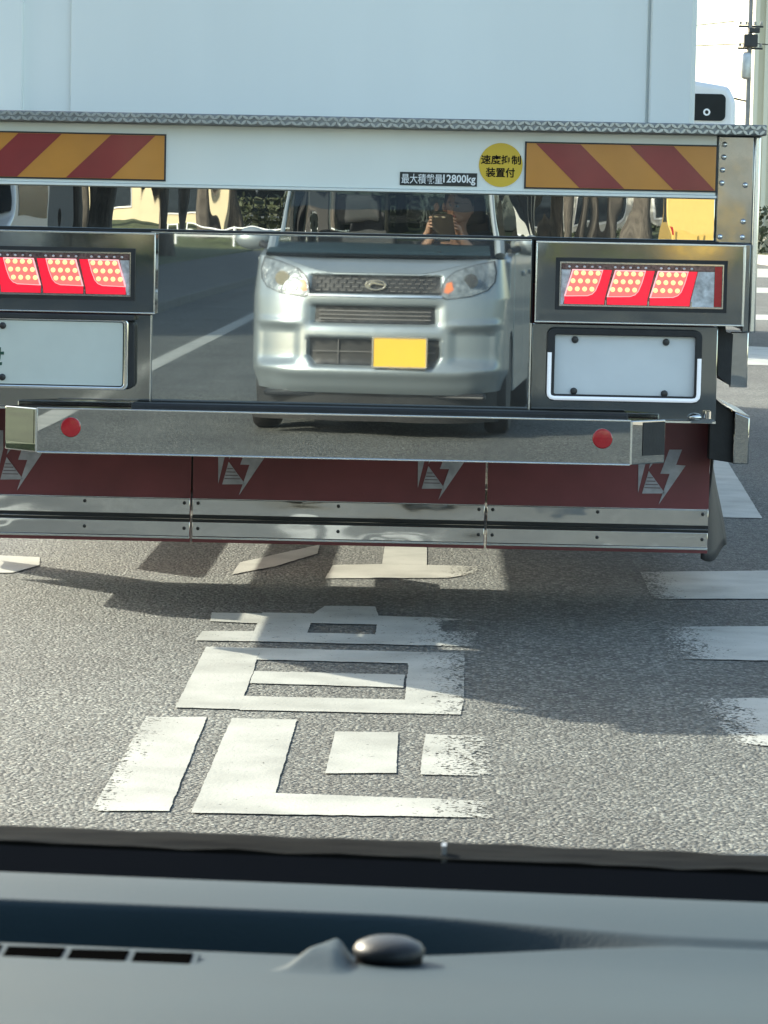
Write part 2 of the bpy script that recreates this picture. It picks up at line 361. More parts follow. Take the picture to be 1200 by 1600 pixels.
# painted markings, laid out in metres on the road (x right, y ahead)
def marking(name, polys, wear_fn, z=.003, sub=.035):
    """flat sheet(s) of road paint, cut finely enough to carry the wear attribute"""
    bm = bmesh.new()
    for poly in polys:
        f = bm.faces.new([bm.verts.new((x, y, z)) for x, y in poly])
    bmesh.ops.triangulate(bm, faces=bm.faces[:])
    for _ in range(6):
        es = [e for e in bm.edges if e.calc_length() > sub]
        if not es or len(bm.faces) > 14000: break
        bmesh.ops.subdivide_edges(bm, edges=es, cuts=1, use_grid_fill=False)
        bmesh.ops.triangulate(bm, faces=[f for f in bm.faces if len(f.verts) > 3])
    for f in bm.faces:
        if f.normal.z < 0: f.normal_flip()
    me = bpy.data.meshes.new(name); bm.to_mesh(me); bm.free()
    for v in me.vertices:          # hand-laid edges are never ruler straight
        q = Vector((v.co.x*14, v.co.y*9, 3.7)); q2 = Vector((v.co.x*55, v.co.y*40, 1.1))
        v.co.x += .0012*noise.noise(q)+.0022*noise.noise(q2); v.co.y += .003*noise.noise(q+Vector((9, 2, 0)))+.006*noise.noise(q2+Vector((4, 7, 0)))
    at = me.attributes.new('wear', 'FLOAT', 'POINT')
    for i, v in enumerate(me.vertices): at.data[i].value = wear_fn(v.co.x, v.co.y)
    return tag(link(name, me, M['paint']), kind='structure')

def sstep(a, b, x):
    t = max(0, min(1, (x-a)/(b-a))); return t*t*(3-2*t)
GLYPH = [[(-0.67, 7.448), (-0.528, 7.47), (-0.515, 6.264), (-0.668, 6.245)], [(-0.469, 7.459), (-0.315, 7.462), (-0.316, 6.49), (-0.329, 6.488), (0.115, 6.458), (0.13, 6.271), (-0.47, 6.25)],
 [(-0.219, 7.296), (-0.074, 7.308), (-0.071, 6.76), (-0.222, 6.739)], [(-0.012, 7.289), (0.132, 7.282), (0.133, 6.755), (-0.02, 6.751)],
 [(-0.621, 8.705), (-0.470, 8.704), (-0.4595, 7.599), (-0.614, 7.606)], [(-0.470, 8.704), (0.089, 8.694), (0.085, 8.368), (-0.062, 8.417), (-0.064, 8.465), (-0.467, 8.474)],
 [(-0.464, 8.255), (-0.069, 8.248), (-0.071, 8.019), (-0.461, 8.036)], [(-0.462, 7.814), (-0.065, 7.814), (0.081, 7.847), (0.072, 7.598), (-0.459, 7.589)],
 [(-0.062, 8.417), (0.085, 8.368), (0.081, 7.847), (-0.065, 7.814)],
 [(-.66, 9.47), (-.51, 9.47), (-.51, 9.235), (-.65, 9.263)], [(-.655, 9.035), (-.51, 9.06), (-.51, 8.838), (-.66, 8.832)], [(-.51, 9.497), (-.357, 9.497), (-.357, 8.838), (-.51, 8.838)],
 [(-.357, 9.497), (-.33, 9.696), (-.177, 9.708), (-.163, 9.497)], [(-.357, 9.497), (-.163, 9.497), (-.163, 9.27), (-.357, 9.27)], [(-.357, 9.05), (-.163, 9.05), (-.163, 8.838), (-.357, 8.838)],
 [(-.163, 9.48), (.045, 9.464), (.136, 9.419), (.126, 8.832), (-.163, 8.838)]]
def wear_main(x, y):
    r = sstep(-.10, .14, x)*.40+sstep(.09, .15, x)*.18
    l = sstep(-.58, -.69, x)*.35*sstep(8.2, 7.4, y)
    hole = .8*sstep(.0, .05, x)*sstep(9.10, 9.18, y)*(1-sstep(9.38, 9.44, y))
    return .12+max(r, l, hole)+.07*sstep(8.0, 9.2, y)
tag(marking('road_lettering', GLYPH, wear_main), 'worn white lettering painted on the sunlit asphalt')
G2 = [[(-0.181, 11.9), (-0.028, 11.9), (-0.025, 10.926), (-.178, 10.926)], [(0.15, 10.923), (0.144, 10.698), (0.047, 10.543), (-0.357, 10.443), (-0.345, 10.857), (-0.178, 10.923)],
      [(-0.664, 10.873), (-0.415, 11.534), (-0.412, 11.222), (-0.538, 10.777), (-0.667, 10.495)], [(-1.631, 10.961), (-1.353, 10.894), (-1.323, 10.655), (-1.38, 10.408), (-1.541, 10.357)]]
tag(marking('road_lettering', G2, lambda x, y: .05+.6*sstep(-.05, .2, x)), 'worn white strokes painted on the asphalt under the truck')
BARS = [[(0.702, 10.85), (1.35, 11.05), (1.35, 10.20), (0.694, 10.072)], [(0.686, 9.367), (1.35, 9.53), (1.35, 8.68), (0.631, 8.681)], [(0.661, 7.957), (1.35, 8.05), (1.35, 7.25), (0.698, 7.236)]]
for b_ in BARS: marking('road_hatching', [b_], lambda x, y: .10+.62*sstep(.88, .62, x))
marking('lane_line', [[(1.30, 16.2), (1.47, 16.2), (1.33, 12.98), (1.17, 12.98)]], lambda x, y: .06)
for k in range(6): marking('lane_line', [[(1.32, 24+10*k), (1.47, 24+10*k), (1.47, 30+10*k), (1.32, 30+10*k)]], lambda x, y: .08, sub=.8)
marking('edge_line', [[(-2.32, -44), (-2.16, -44), (-2.16, 7), (-2.32, 7)]], lambda x, y: .10, sub=.4)
for b_ in ([(2.4, 27.5), (5.2, 27.5), (5.2, 30), (2.9, 32)], [(3.2, 41), (9, 41), (9, 43.5), (3.2, 43.5)], [(4.6, 58), (9.6, 58), (9.6, 63), (4.6, 63)], [(5.5, 76), (9.8, 76), (9.8, 92), (5.5, 92)]): marking('crossing_bar', [b_], lambda x, y: .05, sub=1.5)

# ------------------------------------------------------------------ the truck
TX = -.30
OFF = (TX, 9.5, 0)
truck = thing('cargo_truck', OFF, 'white box truck with polished mirror-like steel tail and lit red lamps', 'truck')
def mir(x): return 2*TX-x
def T(name, mb, m, bevel=0, smooth=False, parent=None, label=None, kind=None, seg=2):
    o = obj(name, mb, m, parent or truck, bevel, smooth, OFF, seg)
    if label: o['label'] = label
    if kind: o['kind'] = kind
    return o

# cargo box and bed
box = T('cargo_box', MB().box(-1.47, .786, 10.12, 20.2, 1.47, 3.75), M['box'], .012)
for x0, x1 in ((.640, .772), (-1.456, -1.324)):
    T('door_frame', MB().box(x0, x1, 10.095, 10.13, 1.49, 3.72), M['box'], .006, parent=box)
T('door_panel', MB().box(-1.176, .632, 10.108, 10.13, 1.49, 3.70), M['box'], .004, parent=box)
for x in (.706, -1.390):
    for z in (2.15, 2.75, 3.45):
        T('hinge', MB().box(x-.055, x+.055, 10.075, 10.097, z-.04, z+.04), M['edge'], .004, parent=box)
T('bed', MB().box(-1.536, .936, 9.56, 20.4, 1.27, 1.44), M['dark'], .01)
# ledge of checker plate, with raised treads
led = T('ledge', MB().box(-1.575, .945, 9.435, 10.3, 1.447, 1.478), M['checker'], .004)
lug = MB()
k = 0
x = -1.56
while x < .935:
    for r in range(2):
        z = 1.455+.0145*r; s = 1 if (k+r) % 2 else -1
        cx, hw, hh = x+(.006 if r else 0), .0105, .0036
        a = s*.62+random.uniform(-.18, .18); pts = []
        for (u, v) in ((-hw, 0), (-hw*.4, hh), (hw*.4, hh), (hw, 0), (hw*.4, -hh), (-hw*.4, -hh)):
            pts.append((cx+u*cos(a)-v*sin(a), z+u*sin(a)+v*cos(a)))
        lug.prism(pts, 9.4305, 9.436)
    x += .0165; k += 1
T('tread_lugs', lug, M['tread'], parent=led, kind='stuff')
# white rear sill with its folded lips
sill = T('rear_sill', MB().box(mir(.806), .806, 9.5, 9.56, 1.2705, 1.4465), M['white'], .003)
T('sill_lip', MB().box(mir(.808), .808, 9.488, 9.53, 1.262, 1.2700), M['white'], .0015, parent=sill)
# reflector boards with diagonal stripes
def board(x0, x1, right):
    b = T('reflector_board', MB().box(x0, x1, 9.494, 9.505, 1.284, 1.4135), M['amber'], .001, label='amber board with dark red diagonal stripes, '+('right' if right else 'left')+' end of the white sill')
    T('board_edge', MB().box(x0-.005, x1+.005, 9.496, 9.503, 1.2795, 1.418), M['blackpl'], parent=b)
    h = .1295-.002
    z0, z1 = 1.285, 1.4125
    st = [(.026, .158), (.303, .432)] if right else []
    for s0, s1 in st:          # leaning strokes, offsets along the top edge
        poly = [(x0+s0+.001, z1), (x0+s1, z1), (min(x0+s1+.132, x1-.001), z0), (x0+s0+.132, z0)]
        T('stripe', MB().prism(poly, 9.4925, 9.4955), M['maroon'], parent=b)
    if not right:
        for s0, s1 in ((.026, .158), (.303, .432)):
            poly = [(x1-s0-.001, z1), (x1-s1, z1), (max(x1-s1-.132, x0+.001), z0), (x1-s0-.132, z0)]
            T('stripe', MB().prism(poly[::-1], 9.4925, 9.4955), M['maroon'], parent=b)
board(.246, .804, True); board(mir(.804)-.22, -.823, False)
# stickers
lab = T('load_sticker', MB().box(-.126, .102, 9.4975, 9.502, 1.2825, 1.3215), M['sticker_b'], label='black strip sticker with white lettering 最大積載量12800kg')
text('lettering', '最大積載量', -.121, .0, 1.2875, 1.3165, 9.4967, M['inkw'], lab, (0, 0, 0), .006).matrix_parent_inverse = Matrix.Translation((-OFF[0], -OFF[1], 0))
text('lettering', '12800kg', .002, .0975, 1.2855, 1.3165, 9.4967, M['inkw'], lab, (0, 0, 0), .022).matrix_parent_inverse = Matrix.Translation((-OFF[0], -OFF[1], 0))
cs = T('round_sticker', MB().lathe([(.0645, 9.4975), (.0645, 9.502)], (.171, 0, 1.3475), 'y', 48), M['sticker_y'], label='round yellow sticker with black lettering 速度抑制装置付')
text('lettering', '速度抑制', .112, .230, 1.349, 1.3765, 9.4967, M['ink'], cs, (0, 0, 0), .02).matrix_parent_inverse = Matrix.Translation((-OFF[0], -OFF[1], 0))
text('lettering', '装置付', .127, .213, 1.311, 1.3395, 9.4967, M['ink'], cs, (0, 0, 0), .02).matrix_parent_inverse = Matrix.Translation((-OFF[0], -OFF[1], 0))
# mirror sheets
def sheet(name, x0, x1, z0, z1, y0, y1, m, bev=.0025, n=1):
    return T(name, MB().box(x0, x1, y0, y1, z0, z1), m, bev)
sheet('upper_mirror_strip', mir(.806), .806, 1.1365, 1.2615, 9.502, 9.54, M['strip'])
T('seam_trim', MB().box(mir(.82), .82, 9.506, 9.54, 1.129, 1.136), M['rubber'])
T('lower_seam', MB().box(-.858, .268, 9.496, 9.53, 1.1285, 1.1305), M['edge'])
T('centre_mirror_panel', MB().box(-.8535, .2690, 9.5, 9.53, .59, 1.128), M['flat'], .002)
T('panel_gap', MB().box(-.858, .2745, 9.512, 9.55, .56, 1.13), M['rubber'])
for x in (-.8575, .2695): T('seam_trim', MB().box(x, x+.004, 9.497, 9.52, .60, .884), M['edge'])
for xs in ((.275, .826), (mir(.826)+.0, mir(.275)+.055)):
    T('plate_panel', MB().box(xs[0], xs[1], 9.502, 9.53, .603, .884), M['lamp_steel'], .003)
    e = T('panel_edge', MB().box(xs[0], xs[1], 9.494, 9.502, .597, .603), M['edge'])
# tail lamps
def lamp(side):
    fx = (lambda x: x) if side > 0 else (lambda x: mir(x)+.039)
    def bx(x0, x1, y0, y1, z0, z1):
        a, b = sorted((fx(x0), fx(x1))); return MB().box(a, b, y0, y1, z0, z1)
    def pr(poly, y0, y1): 
        return MB().prism([(fx(x), z) for x, z in poly], y0, y1)
    pan = T('lamp_panel', bx(.280, .896, 9.452, 9.53, .888, 1.1275), M['lamp_steel'], .004)
    # folded rim of the panel
    for q in ((.280, .896, 1.1215, 1.1275), (.280, .896, .888, .8925), (.889, .896, .8925, 1.1215), (.280, .284, .8925, 1.1215)):
        T('panel_rim', bx(q[0], q[1], 9.4485, 9.454, q[2], q[3]), M['edge'], .001, parent=pan)
    lp = T('tail_lamp', bx(.352, .832, 9.444, 9.46, .9385, 1.0695), M['lamptop'], label=('right' if side > 0 else 'left')+' rear lamp with rows of lit red LEDs')
    g = MB()
    for q in ((.339, .843, 1.0685, 1.080), (.339, .843, .9265, .938), (.339, .351, .938, 1.0685), (.832, .843, .938, 1.0685)):
        a, b = sorted((fx(q[0]), fx(q[1]))); g.box(a, b, 9.4405, 9.454, q[2], q[3])
    T('gasket', g, M['rubber'], parent=lp)
    c = MB()
    for q in ((.351, .832, 1.0635, 1.0685), (.351, .832, .938, .943), (.351, .3545, .943, 1.0635), (.8285, .832, .943, 1.0635)):
        a, b = sorted((fx(q[0]), fx(q[1]))); c.box(a, b, 9.437, 9.448, q[2], q[3])
    T('bezel', c, M['chrome'], parent=lp)
    T('clear_section', pr([(.355, .943), (.356, 1.045), (.384, 1.045), (.366, .958), (.362, .943)], 9.442, 9.4445), M['lampwhite'], parent=lp)
    T('top_prism', bx(.36, .803, 9.440, 9.4445, 1.0475, 1.0615), M['lamptop'], parent=lp)
    pz = MB()
    for q in range(18):
        xx = .378+.0225*q
        if q % 6 != 5: pz.ell((fx(xx), 9.439, 1.054), (.0042, .003, .0035), 8, 5)
    T('prism_beads', pz, M['lampwhite'], parent=lp, smooth=True, kind='stuff')
    T('side_reflector', bx(.806, .827, 9.440, 9.4445, .945, 1.062), M['redlens'], parent=lp)
    T('clear_section', pr([(.736, .943), (.738, .962), (.757, 1.046), (.805, 1.046), (.805, .943)], 9.4415, 9.4445), M['lampwhite'], parent=lp)
    dome = MB().ell((0, 0, 0), (.0072, .004, .0072), 10, 6).mesh('led'); smooth_mesh(dome, 80)
    for q in range(3):
        ox = .1255*q
        # L-shaped light guide behind the LED panel
        T('light_guide', pr([(.366+ox, .9445), (.366+ox, .963), (.387+ox, 1.046), (.504+ox, 1.046), (.4845+ox, .962), (.483+ox, .9445)], 9.4415, 9.4445), M['guide'], bevel=0, parent=lp)
        pnl = [(.3645+ox, .9665), (.3875+ox, 1.0465), (.478+ox, 1.0465), (.468+ox, 1.010), (.458+ox, .985), (.448+ox, .974), (.434+ox, .9685)]
        T('led_rim', pr(pnl, 9.4375, 9.4415), M['pinkrim'], parent=lp)
        cx = sum(p[0] for p in pnl)/7; cz = sum(p[1] for p in pnl)/7
        T('led_panel', pr([(cx+(p[0]-cx)*.93, cz+(p[1]-cz)*.93) for p in pnl], 9.4360, 9.4380), M['ledpanel'], parent=lp)
        T('mount_clip', bx(.4855+ox, .4895+ox, 9.438, 9.4445, .9435, .957), M['chrome'], parent=lp)
        for r in range(3):
            for cc in range(4):
                xx = .3985+ox+.0215*cc-.0085*r; zz = 1.036-.0235*r
                o = link('led', dome, M['led'], lp, (fx(xx)-OFF[0], 9.4345-OFF[1], zz))
lamp(1); lamp(-1)

# number plates
def rounded(x0, x1, z0, z1, r, n=5):
    p = []
    for cx, cz, a0 in ((x1-r, z1-r, 0), (x0+r, z1-r, 90), (x0+r, z0+r, 180), (x1-r, z0+r, 270)):
        for k in range(n+1):
            a = radians(a0+90*k/n); p.append((cx+r*cos(a), cz+r*sin(a)))
    return p
def ring(mb, outer, inner, y0, y1):
    n = len(outer)
    vs = [(x, y0, z) for x, z in outer]+[(x, y0, z) for x, z in inner]+[(x, y1, z) for x, z in outer]+[(x, y1, z) for x, z in inner]
    fs = []
    for i in range(n):
        j = (i+1) % n
        fs += [(i, j, n+j, n+i), (2*n+i, 3*n+i, 3*n+j, 2*n+j), (i, 2*n+i, 2*n+j, j), (n+i, n+j, 3*n+j, 3*n+i)]
    return mb.add(vs, fs)
def bolt(x, y, z, par, r=.0115):
    T('bolt', MB().lathe([(r, y+.004), (r, y), (r*.8, y-.004), (r*.3, y-.005)], (x, 0, z), 'y', 12), M['bolt'], parent=par, smooth=True)
pf = T('plate_holder', ring(MB(), rounded(.320, .777, .657, .873, .022), rounded(.343, .757, .677, .853, .006), 9.46, 9.5), M['rubber'], .003, label='black rubber frame round the blank white plate')
pr_ = T('plate', MB().box(.336, .763, 9.478, 9.486, .674, .858), M['plate_w'], .002, parent=pf, label='blank white plate held by four dark bolts')
for x, z in ((.402, .838), (.671, .836), (.402, .686), (.670, .684)):
    b_ = MB().lathe([(.0105, 9.479), (.0105, 9.474), (.008, 9.470), (.003, 9.469)], (x, 0, z), 'y', 12)
    T('bolt', b_, M['bolt'], parent=pf, smooth=True)
rm = MB().tube([(.3275, 9.457, .800), (.3275, 9.457, .683), (.3285, 9.457, .674), (.3335, 9.457, .668), (.344, 9.457, .6655), (.750, 9.457, .6655), (.762, 9.457, .668), (.768, 9.457, .675), (.7695, 9.457, .685), (.7695, 9.457, .790)], .0062, 8)
T('light_strip', rm, M['rim'], parent=pf, smooth=True)
pl = T('number_plate', MB().prism(rounded(-1.375, -.932, .675, .862, .008), 9.43, 9.436), M['plate'], label='pale number plate in a bright metal frame')
text('lettering', 'せ', -1.330, -1.283, .728, .782, 9.4288, M['green'], pl, (0, 0, 0), .03).matrix_parent_inverse = Matrix.Translation((-OFF[0], -OFF[1], 0))
T('plate_frame', ring(MB(), rounded(-1.392, -.916, .662, .874, .016), rounded(-1.378, -.9285, .672, .864, .010), 9.424, 9.445), M['chrome'], .003, parent=pl)
T('plate_backing', MB().prism(rounded(-1.395, -.900, .664, .868, .02), 9.446, 9.50), M['rubber'], .003, parent=pl)
T('plate_lamp_hood', MB().box(-1.36, -.90, 9.42, 9.50, .868, .884), M['dark'], .003, parent=pl)
for x, z in ((-1.287, .694), (-1.287, .846)):
    T('bolt', MB().lathe([(.010, 9.431), (.010, 9.426), (.007, 9.423), (.003, 9.4225)], (x, 0, z), 'y', 12), M['bolt'], parent=pl, smooth=True)

# corner posts with rivets
for s in (1, -1):
    f = (lambda x: x) if s > 0 else mir
    def bx(x0, x1, y0, y1, z0, z1):
        a, b = sorted((f(x0), f(x1))); return MB().box(a, b, y0, y1, z0, z1)
    po = T('corner_post', bx(.809, .918, 9.506, 9.54, 1.1300, 1.4460), M['post'], .004)
    T('post_return', bx(.917, .936, 9.500, 10.3, .868, 1.4465), M['edge'], .005, parent=po)
    T('post_foot', bx(.897, .9165, 9.506, 9.56, .870, 1.1295), M['post'], .003, parent=po)
    rv = MB().lathe([(.0085, .002), (.0080, -.001), (.0055, -.0045), (.002, -.0058)], (0, 0, 0), 'y', 14).mesh('rivet'); smooth_mesh(rv, 70)
    for x, z in ((.828, 1.426), (.826, 1.390), (.825, 1.352), (.823, 1.316), (.866, 1.306), (.906, 1.300), (.823, 1.262), (.905, 1.256), (.868, 1.262)) if False else ((.829, 1.421), (.828, 1.384), (.825, 1.346), (.824, 1.308), (.893, 1.303), (.823, 1.150), (.890, 1.196), (.889, 1.150)):
        link('rivet', rv, M['edge'], po, (f(x)-OFF[0], 9.505-OFF[1], z))
    # mudguard, fender sheet and side guard stub beside the tail
    T('mudguard', MB().prism([(f(x), z) for x, z in ((.829, .886), (.851, .886), (.853, .866), (.874, .862), (.871, .708), (.832, .738))], 9.54, 10.45), M['rubber'])  # mudguard lengthened forward, out of view, to block low sun under the tail
    T('fender_sheet', bx(.874, .928, 9.62, 9.632, .700, .866), M['wavy'], .003)
    T('hinge_bracket', MB().box(min(f(.752), f(.815)), max(f(.752), f(.815)), 9.485, 9.502, .598, .612).tube([(f(.80), 9.488, .612), (f(.80), 9.488, .634)], .012, 10).ell((f(.765), 9.488, .615), (.022, .012, .012), 10, 6), M['wavy'], smooth=True)
    gb = MB().prism([(f(.868), .648), (f(.868), .440), (f(.945), .430), (f(.945), .585)], 10.2, 10.26)
    T('guard_bracket', gb, M['rubber'], .003)
    T('guard_end', MB().prism([(f(.943), .596), (f(.943), .428), (f(.993), .428), (f(.993), .577)], 10.17, 10.6), M['bump_steel'], .004)
    T('guard_cap', MB().add([(f(.868), 10.19, .652), (f(.943), 10.17, .600), (f(.993), 10.17, .581), (f(.993), 10.6, .585), (f(.93), 10.6, .612), (f(.868), 10.6, .656)], [(0, 1, 2, 3, 4, 5)]), M['edge'])
    fl = MB().grid(lambda u, v: (f(.900+.035*u+.05*v*u+.012*sin(v*5+u*3)), 10.52+.35*u+.03*sin(u*7+v*2), .56-.475*v-.015*sin(u*5)*v), 10, 16)
    fo = T('side_flap', fl, M['rubber'], smooth=60)
    md = fo.modifiers.new('thickness', 'SOLIDIFY'); md.thickness = .008

# bumper bar
yb, yc = 9.25, 9.355
xl, xr = mir(.562), .562
bar = MB().prism([(xl, yb), (xr, yb), (.667, yc), (.667, yc+.02), (mir(.667), yc+.02), (mir(.667), yc)], .487, .6155, ax='z')
bar_o = T('rear_bumper', bar, M['bump_steel'], .0035, label='polished steel bumper bar with a red reflector near each end')
T('bumper_lip', MB().box(xl+.002, xr-.002, 9.246, 9.256, .6125, .6175), M['edge'], .001, parent=bar_o)
T('bumper_lip', MB().box(xl+.002, xr-.002, 9.246, 9.256, .4850, .4890), M['edge'], .001, parent=bar_o)
for s in (1, -1):
    f = (lambda x: x) if s > 0 else mir
    d = Vector((.105, .105, 0)).normalized(); nrm = Vector((.105, -.105, 0)).normalized()
    a = Vector((.562, yb, 0)); e0 = a+d*.050+nrm*.0015; e1 = a+d*.146+nrm*.0015
    if s > 0: T('end_cap', MB().add([(f(e0.x), e0.y, .512), (f(e1.x), e1.y, .512), (f(e1.x), e1.y, .609), (f(e0.x), e0.y, .609)], [(0, 1, 2, 3)]), M['rubber'], parent=bar_o)
    else:
        e0 = a+d*.012+nrm*.0015
        T('end_cap', MB().add([(f(e0.x), e0.y, .512), (f(e1.x), e1.y, .512), (f(e1.x), e1.y, .609), (f(e0.x), e0.y, .609)], [(0, 1, 2, 3)]), M['lamp_steel'], parent=bar_o)
    T('chamfer_edge', MB().box(min(f(.559), f(.565)), max(f(.559), f(.565)), 9.2455, 9.256, .489, .613), M['edge'], parent=bar_o)
    T('round_reflector', MB().lathe([(.029, 9.252), (.029, 9.243), (.026, 9.239), (.010, 9.238)], (.479 if s > 0 else -1.062, 0, .562), 'y', 32), M['redlens'], smooth=True, parent=bar_o)
    T('bumper_bracket', MB().box(f(.25)-.04, f(.25)+.04, 9.37, 11.2, .50, .60), M['dark'], .004, parent=bar_o)
T('tow_pad', MB().box(mir(.30), .30+.26, 9.38, 9.46, .603, .628), M['rubber'], .006)

# red mud flap curtain in three panels, each with two bright strips
YF = 10.40
def flap(x0, x1, logos):
    fo = T('mud_flap', MB().box(x0+.003, x1-.003, YF, YF+.012, .117, 1.24), M['flap'], .002)  # hidden upper part carried up to the bed to block sunlight over it
    for z0, z1, mm in ((.208, .2585, 'wavy'), (.137, .1845, 'wavy')):
        T('trim_strip', MB().prism([(YF-.0076, z0), (YF-.0062, z1), (YF+.001, z1), (YF+.001, z0)], x0+.004, x1-.004, 'x'), M[mm], .0012, parent=fo)
    T('trim_channel', MB().box(x0+.003, x1-.003, YF-.004, YF+.001, .1850, .2075), M['rubber'], parent=fo)
    T('channel_bead', MB().tube([(x0+.004, YF-.006, .1955), (x1-.004, YF-.006, .1955)], .0022, 6), M['edge'], parent=fo)
    T('strip_lip', MB().box(x0+.004, x1-.004, YF-.010, YF+.001, .1285, .1365), M['edge'], .001, parent=fo)
    T('strip_lip', MB().box(x0+.004, x1-.004, YF-.008, YF+.001, .2590, .2620), M['edge'], .001, parent=fo)
    n = 3
    for i in range(n):
        for zz in (.246, .163):
            xx = x0+.022+(x1-x0-.044)*i/(n-1)
            T('rivet', MB().lathe([(.0065, YF-.005), (.0055, YF-.0085), (.0025, YF-.0095)], (xx, 0, zz), 'y', 10), M['bolt'], parent=fo, smooth=True)
    for dx in logos:
        lo = T('emblem', MB().prism([(x+dx, z) for x, z in ((.757, .454), (.798, .455), (.78, .405), (.811, .403), (.727, .274), (.76, .375), (.73, .375))], YF-.0025, YF), M['logo'], parent=fo)
        mm = MB().prism([(x+dx, z) for x, z in ((.659, .470), (.680, .416), (.680, .47), (.681, .410), (.659, .311))][2:] + [(.657+dx, .47)], YF-.0025, YF)
        mm.prism([(x+dx, z) for x, z in ((.697, .411), (.719, .452), (.735, .452), (.692, .390))], YF-.0025, YF)
        mm.prism([(x+dx, z) for x, z in ((.692, .383), (.747, .311), (.672, .309))], YF-.0025, YF)
        T('emblem', mm, M['logo'], parent=fo)
        ln = MB()
        for t in (.30, .45, .60, .75):
            zz = .383-.073*t; ln.box(.692-.020*t+dx+.002, .692+.055*t+dx-.002, YF-.0032, YF-.0024, zz-.0016, zz+.0016)
        T('emblem_line', ln, M['logoline'], parent=fo)
flap(.1655, .893, [0]); flap(-.796, .1645, [-.7176, -1.369]); flap(-1.493, -.797, [-2.095+.0])

# chassis, axles, wheels, side guards, cab
for s in (1, -1):
    f = (lambda x: x) if s > 0 else mir
    T('chassis_rail', MB().box(f(.13)-.04, f(.13)+.04, 9.7, 20.8, .80, 1.06), M['dark'], .006)
    for z0, z1 in ((.385, .535), (.67, .83)):
        T('side_guard', MB().box(f(.91)-.02, f(.91)+.02, 11.15, 13.1, z0, z1), M['metal'], .006)
        T('side_guard', MB().box(f(.91)-.02, f(.91)+.02, 15.9, 18.2, z0, z1), M['metal'], .006)
    for y in (13.75, 14.95, 19.4):
        for dx in ((0, -.33) if y < 19 else (0,)):
            wx = .78+dx
            wh = T('wheel', MB().lathe([(.30, -.13), (.45, -.125), (.485, -.09), (.485, .09), (.45, .125), (.30, .13)], (f(wx), y, .485), 'x', 28), M['tyre'], smooth=50)
            T('rim', MB().lathe([(.10, -.10), (.29, -.09), (.30, .02), (.29, .09), (.10, .06)], (f(wx), y, .485), 'x', 20), M['hub'], smooth=50, parent=wh)
T('axle', MB().tube([(mir(.7), 14.95, .485), (.7, 14.95, .485)], .07), M['dark'], smooth=True)
T('axle', MB().tube([(mir(.7), 13.75, .485), (.7, 13.75, .485)], .07), M['dark'], smooth=True)
T('axle', MB().tube([(mir(.7), 19.4, .485), (.7, 19.4, .485)], .06), M['dark'], smooth=True)
T('fuel_tank', MB().box(.45, .88, 16.6, 17.9, .45, 1.0), M['metal'], .05)
T('cross_member', MB().box(mir(.88), .88, 9.58, 9.70, 1.0, 1.26), M['dark'], .01)
cab = T('cab', MB().prism([(20.35, .62), (20.35, 2.85), (20.7, 2.98), (21.7, 2.92), (22.1, 2.2), (22.2, 1.3), (22.2, .45), (20.8, .45)], mir(.92), .92, 'x'), M['wvan'], .04)
T('cab_window', MB().prism([(21.0, 1.85), (21.0, 2.65), (21.62, 2.65), (21.9, 1.95)], .915, .925, 'x'), M['dglass'], parent=cab)

# ------------------------------------------------------------------ the car the picture is taken from
CR = (-.362, 1.30, 0); CYAW = radians(4.5)
car = thing('kei_car', CR, 'small silver car with its dark dashboard across the bottom, facing the truck', 'car', CYAW)
def K(name, mb, m, bevel=0, smooth=False, parent=None, label=None, kind=None, seg=2):
    o = obj(name, mb, m, parent or car, bevel, smooth, None, seg)
    if label: o['label'] = label
    if kind: o['kind'] = kind
    return o
_PLAN = [(0, 0), (.15, -.003), (.30, -.013), (.42, -.030), (.52, -.060), (.60, -.105), (.66, -.165), (.700, -.245), (.716, -.345), (.72, -.45), (.722, -.56)]
_SL = [0]
for i in range(1, len(_PLAN)): _SL.append(_SL[-1]+hypot(_PLAN[i][0]-_PLAN[i-1][0], _PLAN[i][1]-_PLAN[i-1][1]))
def interp(xs, ys, x):
    if x <= xs[0]: return ys[0]
    for i in range(len(xs)-1):
        if x <= xs[i+1]:
            t = (x-xs[i])/(xs[i+1]-xs[i]); d0 = (ys[i+1]-ys[max(i-1, 0)])/(xs[i+1]-xs[max(i-1, 0)]); d1 = (ys[min(i+2, len(ys)-1)]-ys[i])/(xs[min(i+2, len(xs)-1)]-xs[i])
            h = xs[i+1]-xs[i]
            return (2*t**3-3*t*t+1)*ys[i]+(t**3-2*t*t+t)*h*d0+(-2*t**3+3*t*t)*ys[i+1]+(t**3-t*t)*h*d1
    return ys[-1]
_PX = [p[0] for p in _PLAN]; _PYY = [p[1] for p in _PLAN]
def prof(z): return interp([.20, .26, .34, .46, .56, .66, .76, .84, .92, .98], [-.075, -.03, -.004, -.006, -.010, -.016, -.030, -.050, -.088, -.150], z)
def bump2(x, z, x0, x1, z0, z1, e):
    return sstep(x0-e, x0+e, x)*(1-sstep(x1-e, x1+e, x))*sstep(z0-e, z0+e, z)*(1-sstep(z1-e, z1+e, z))
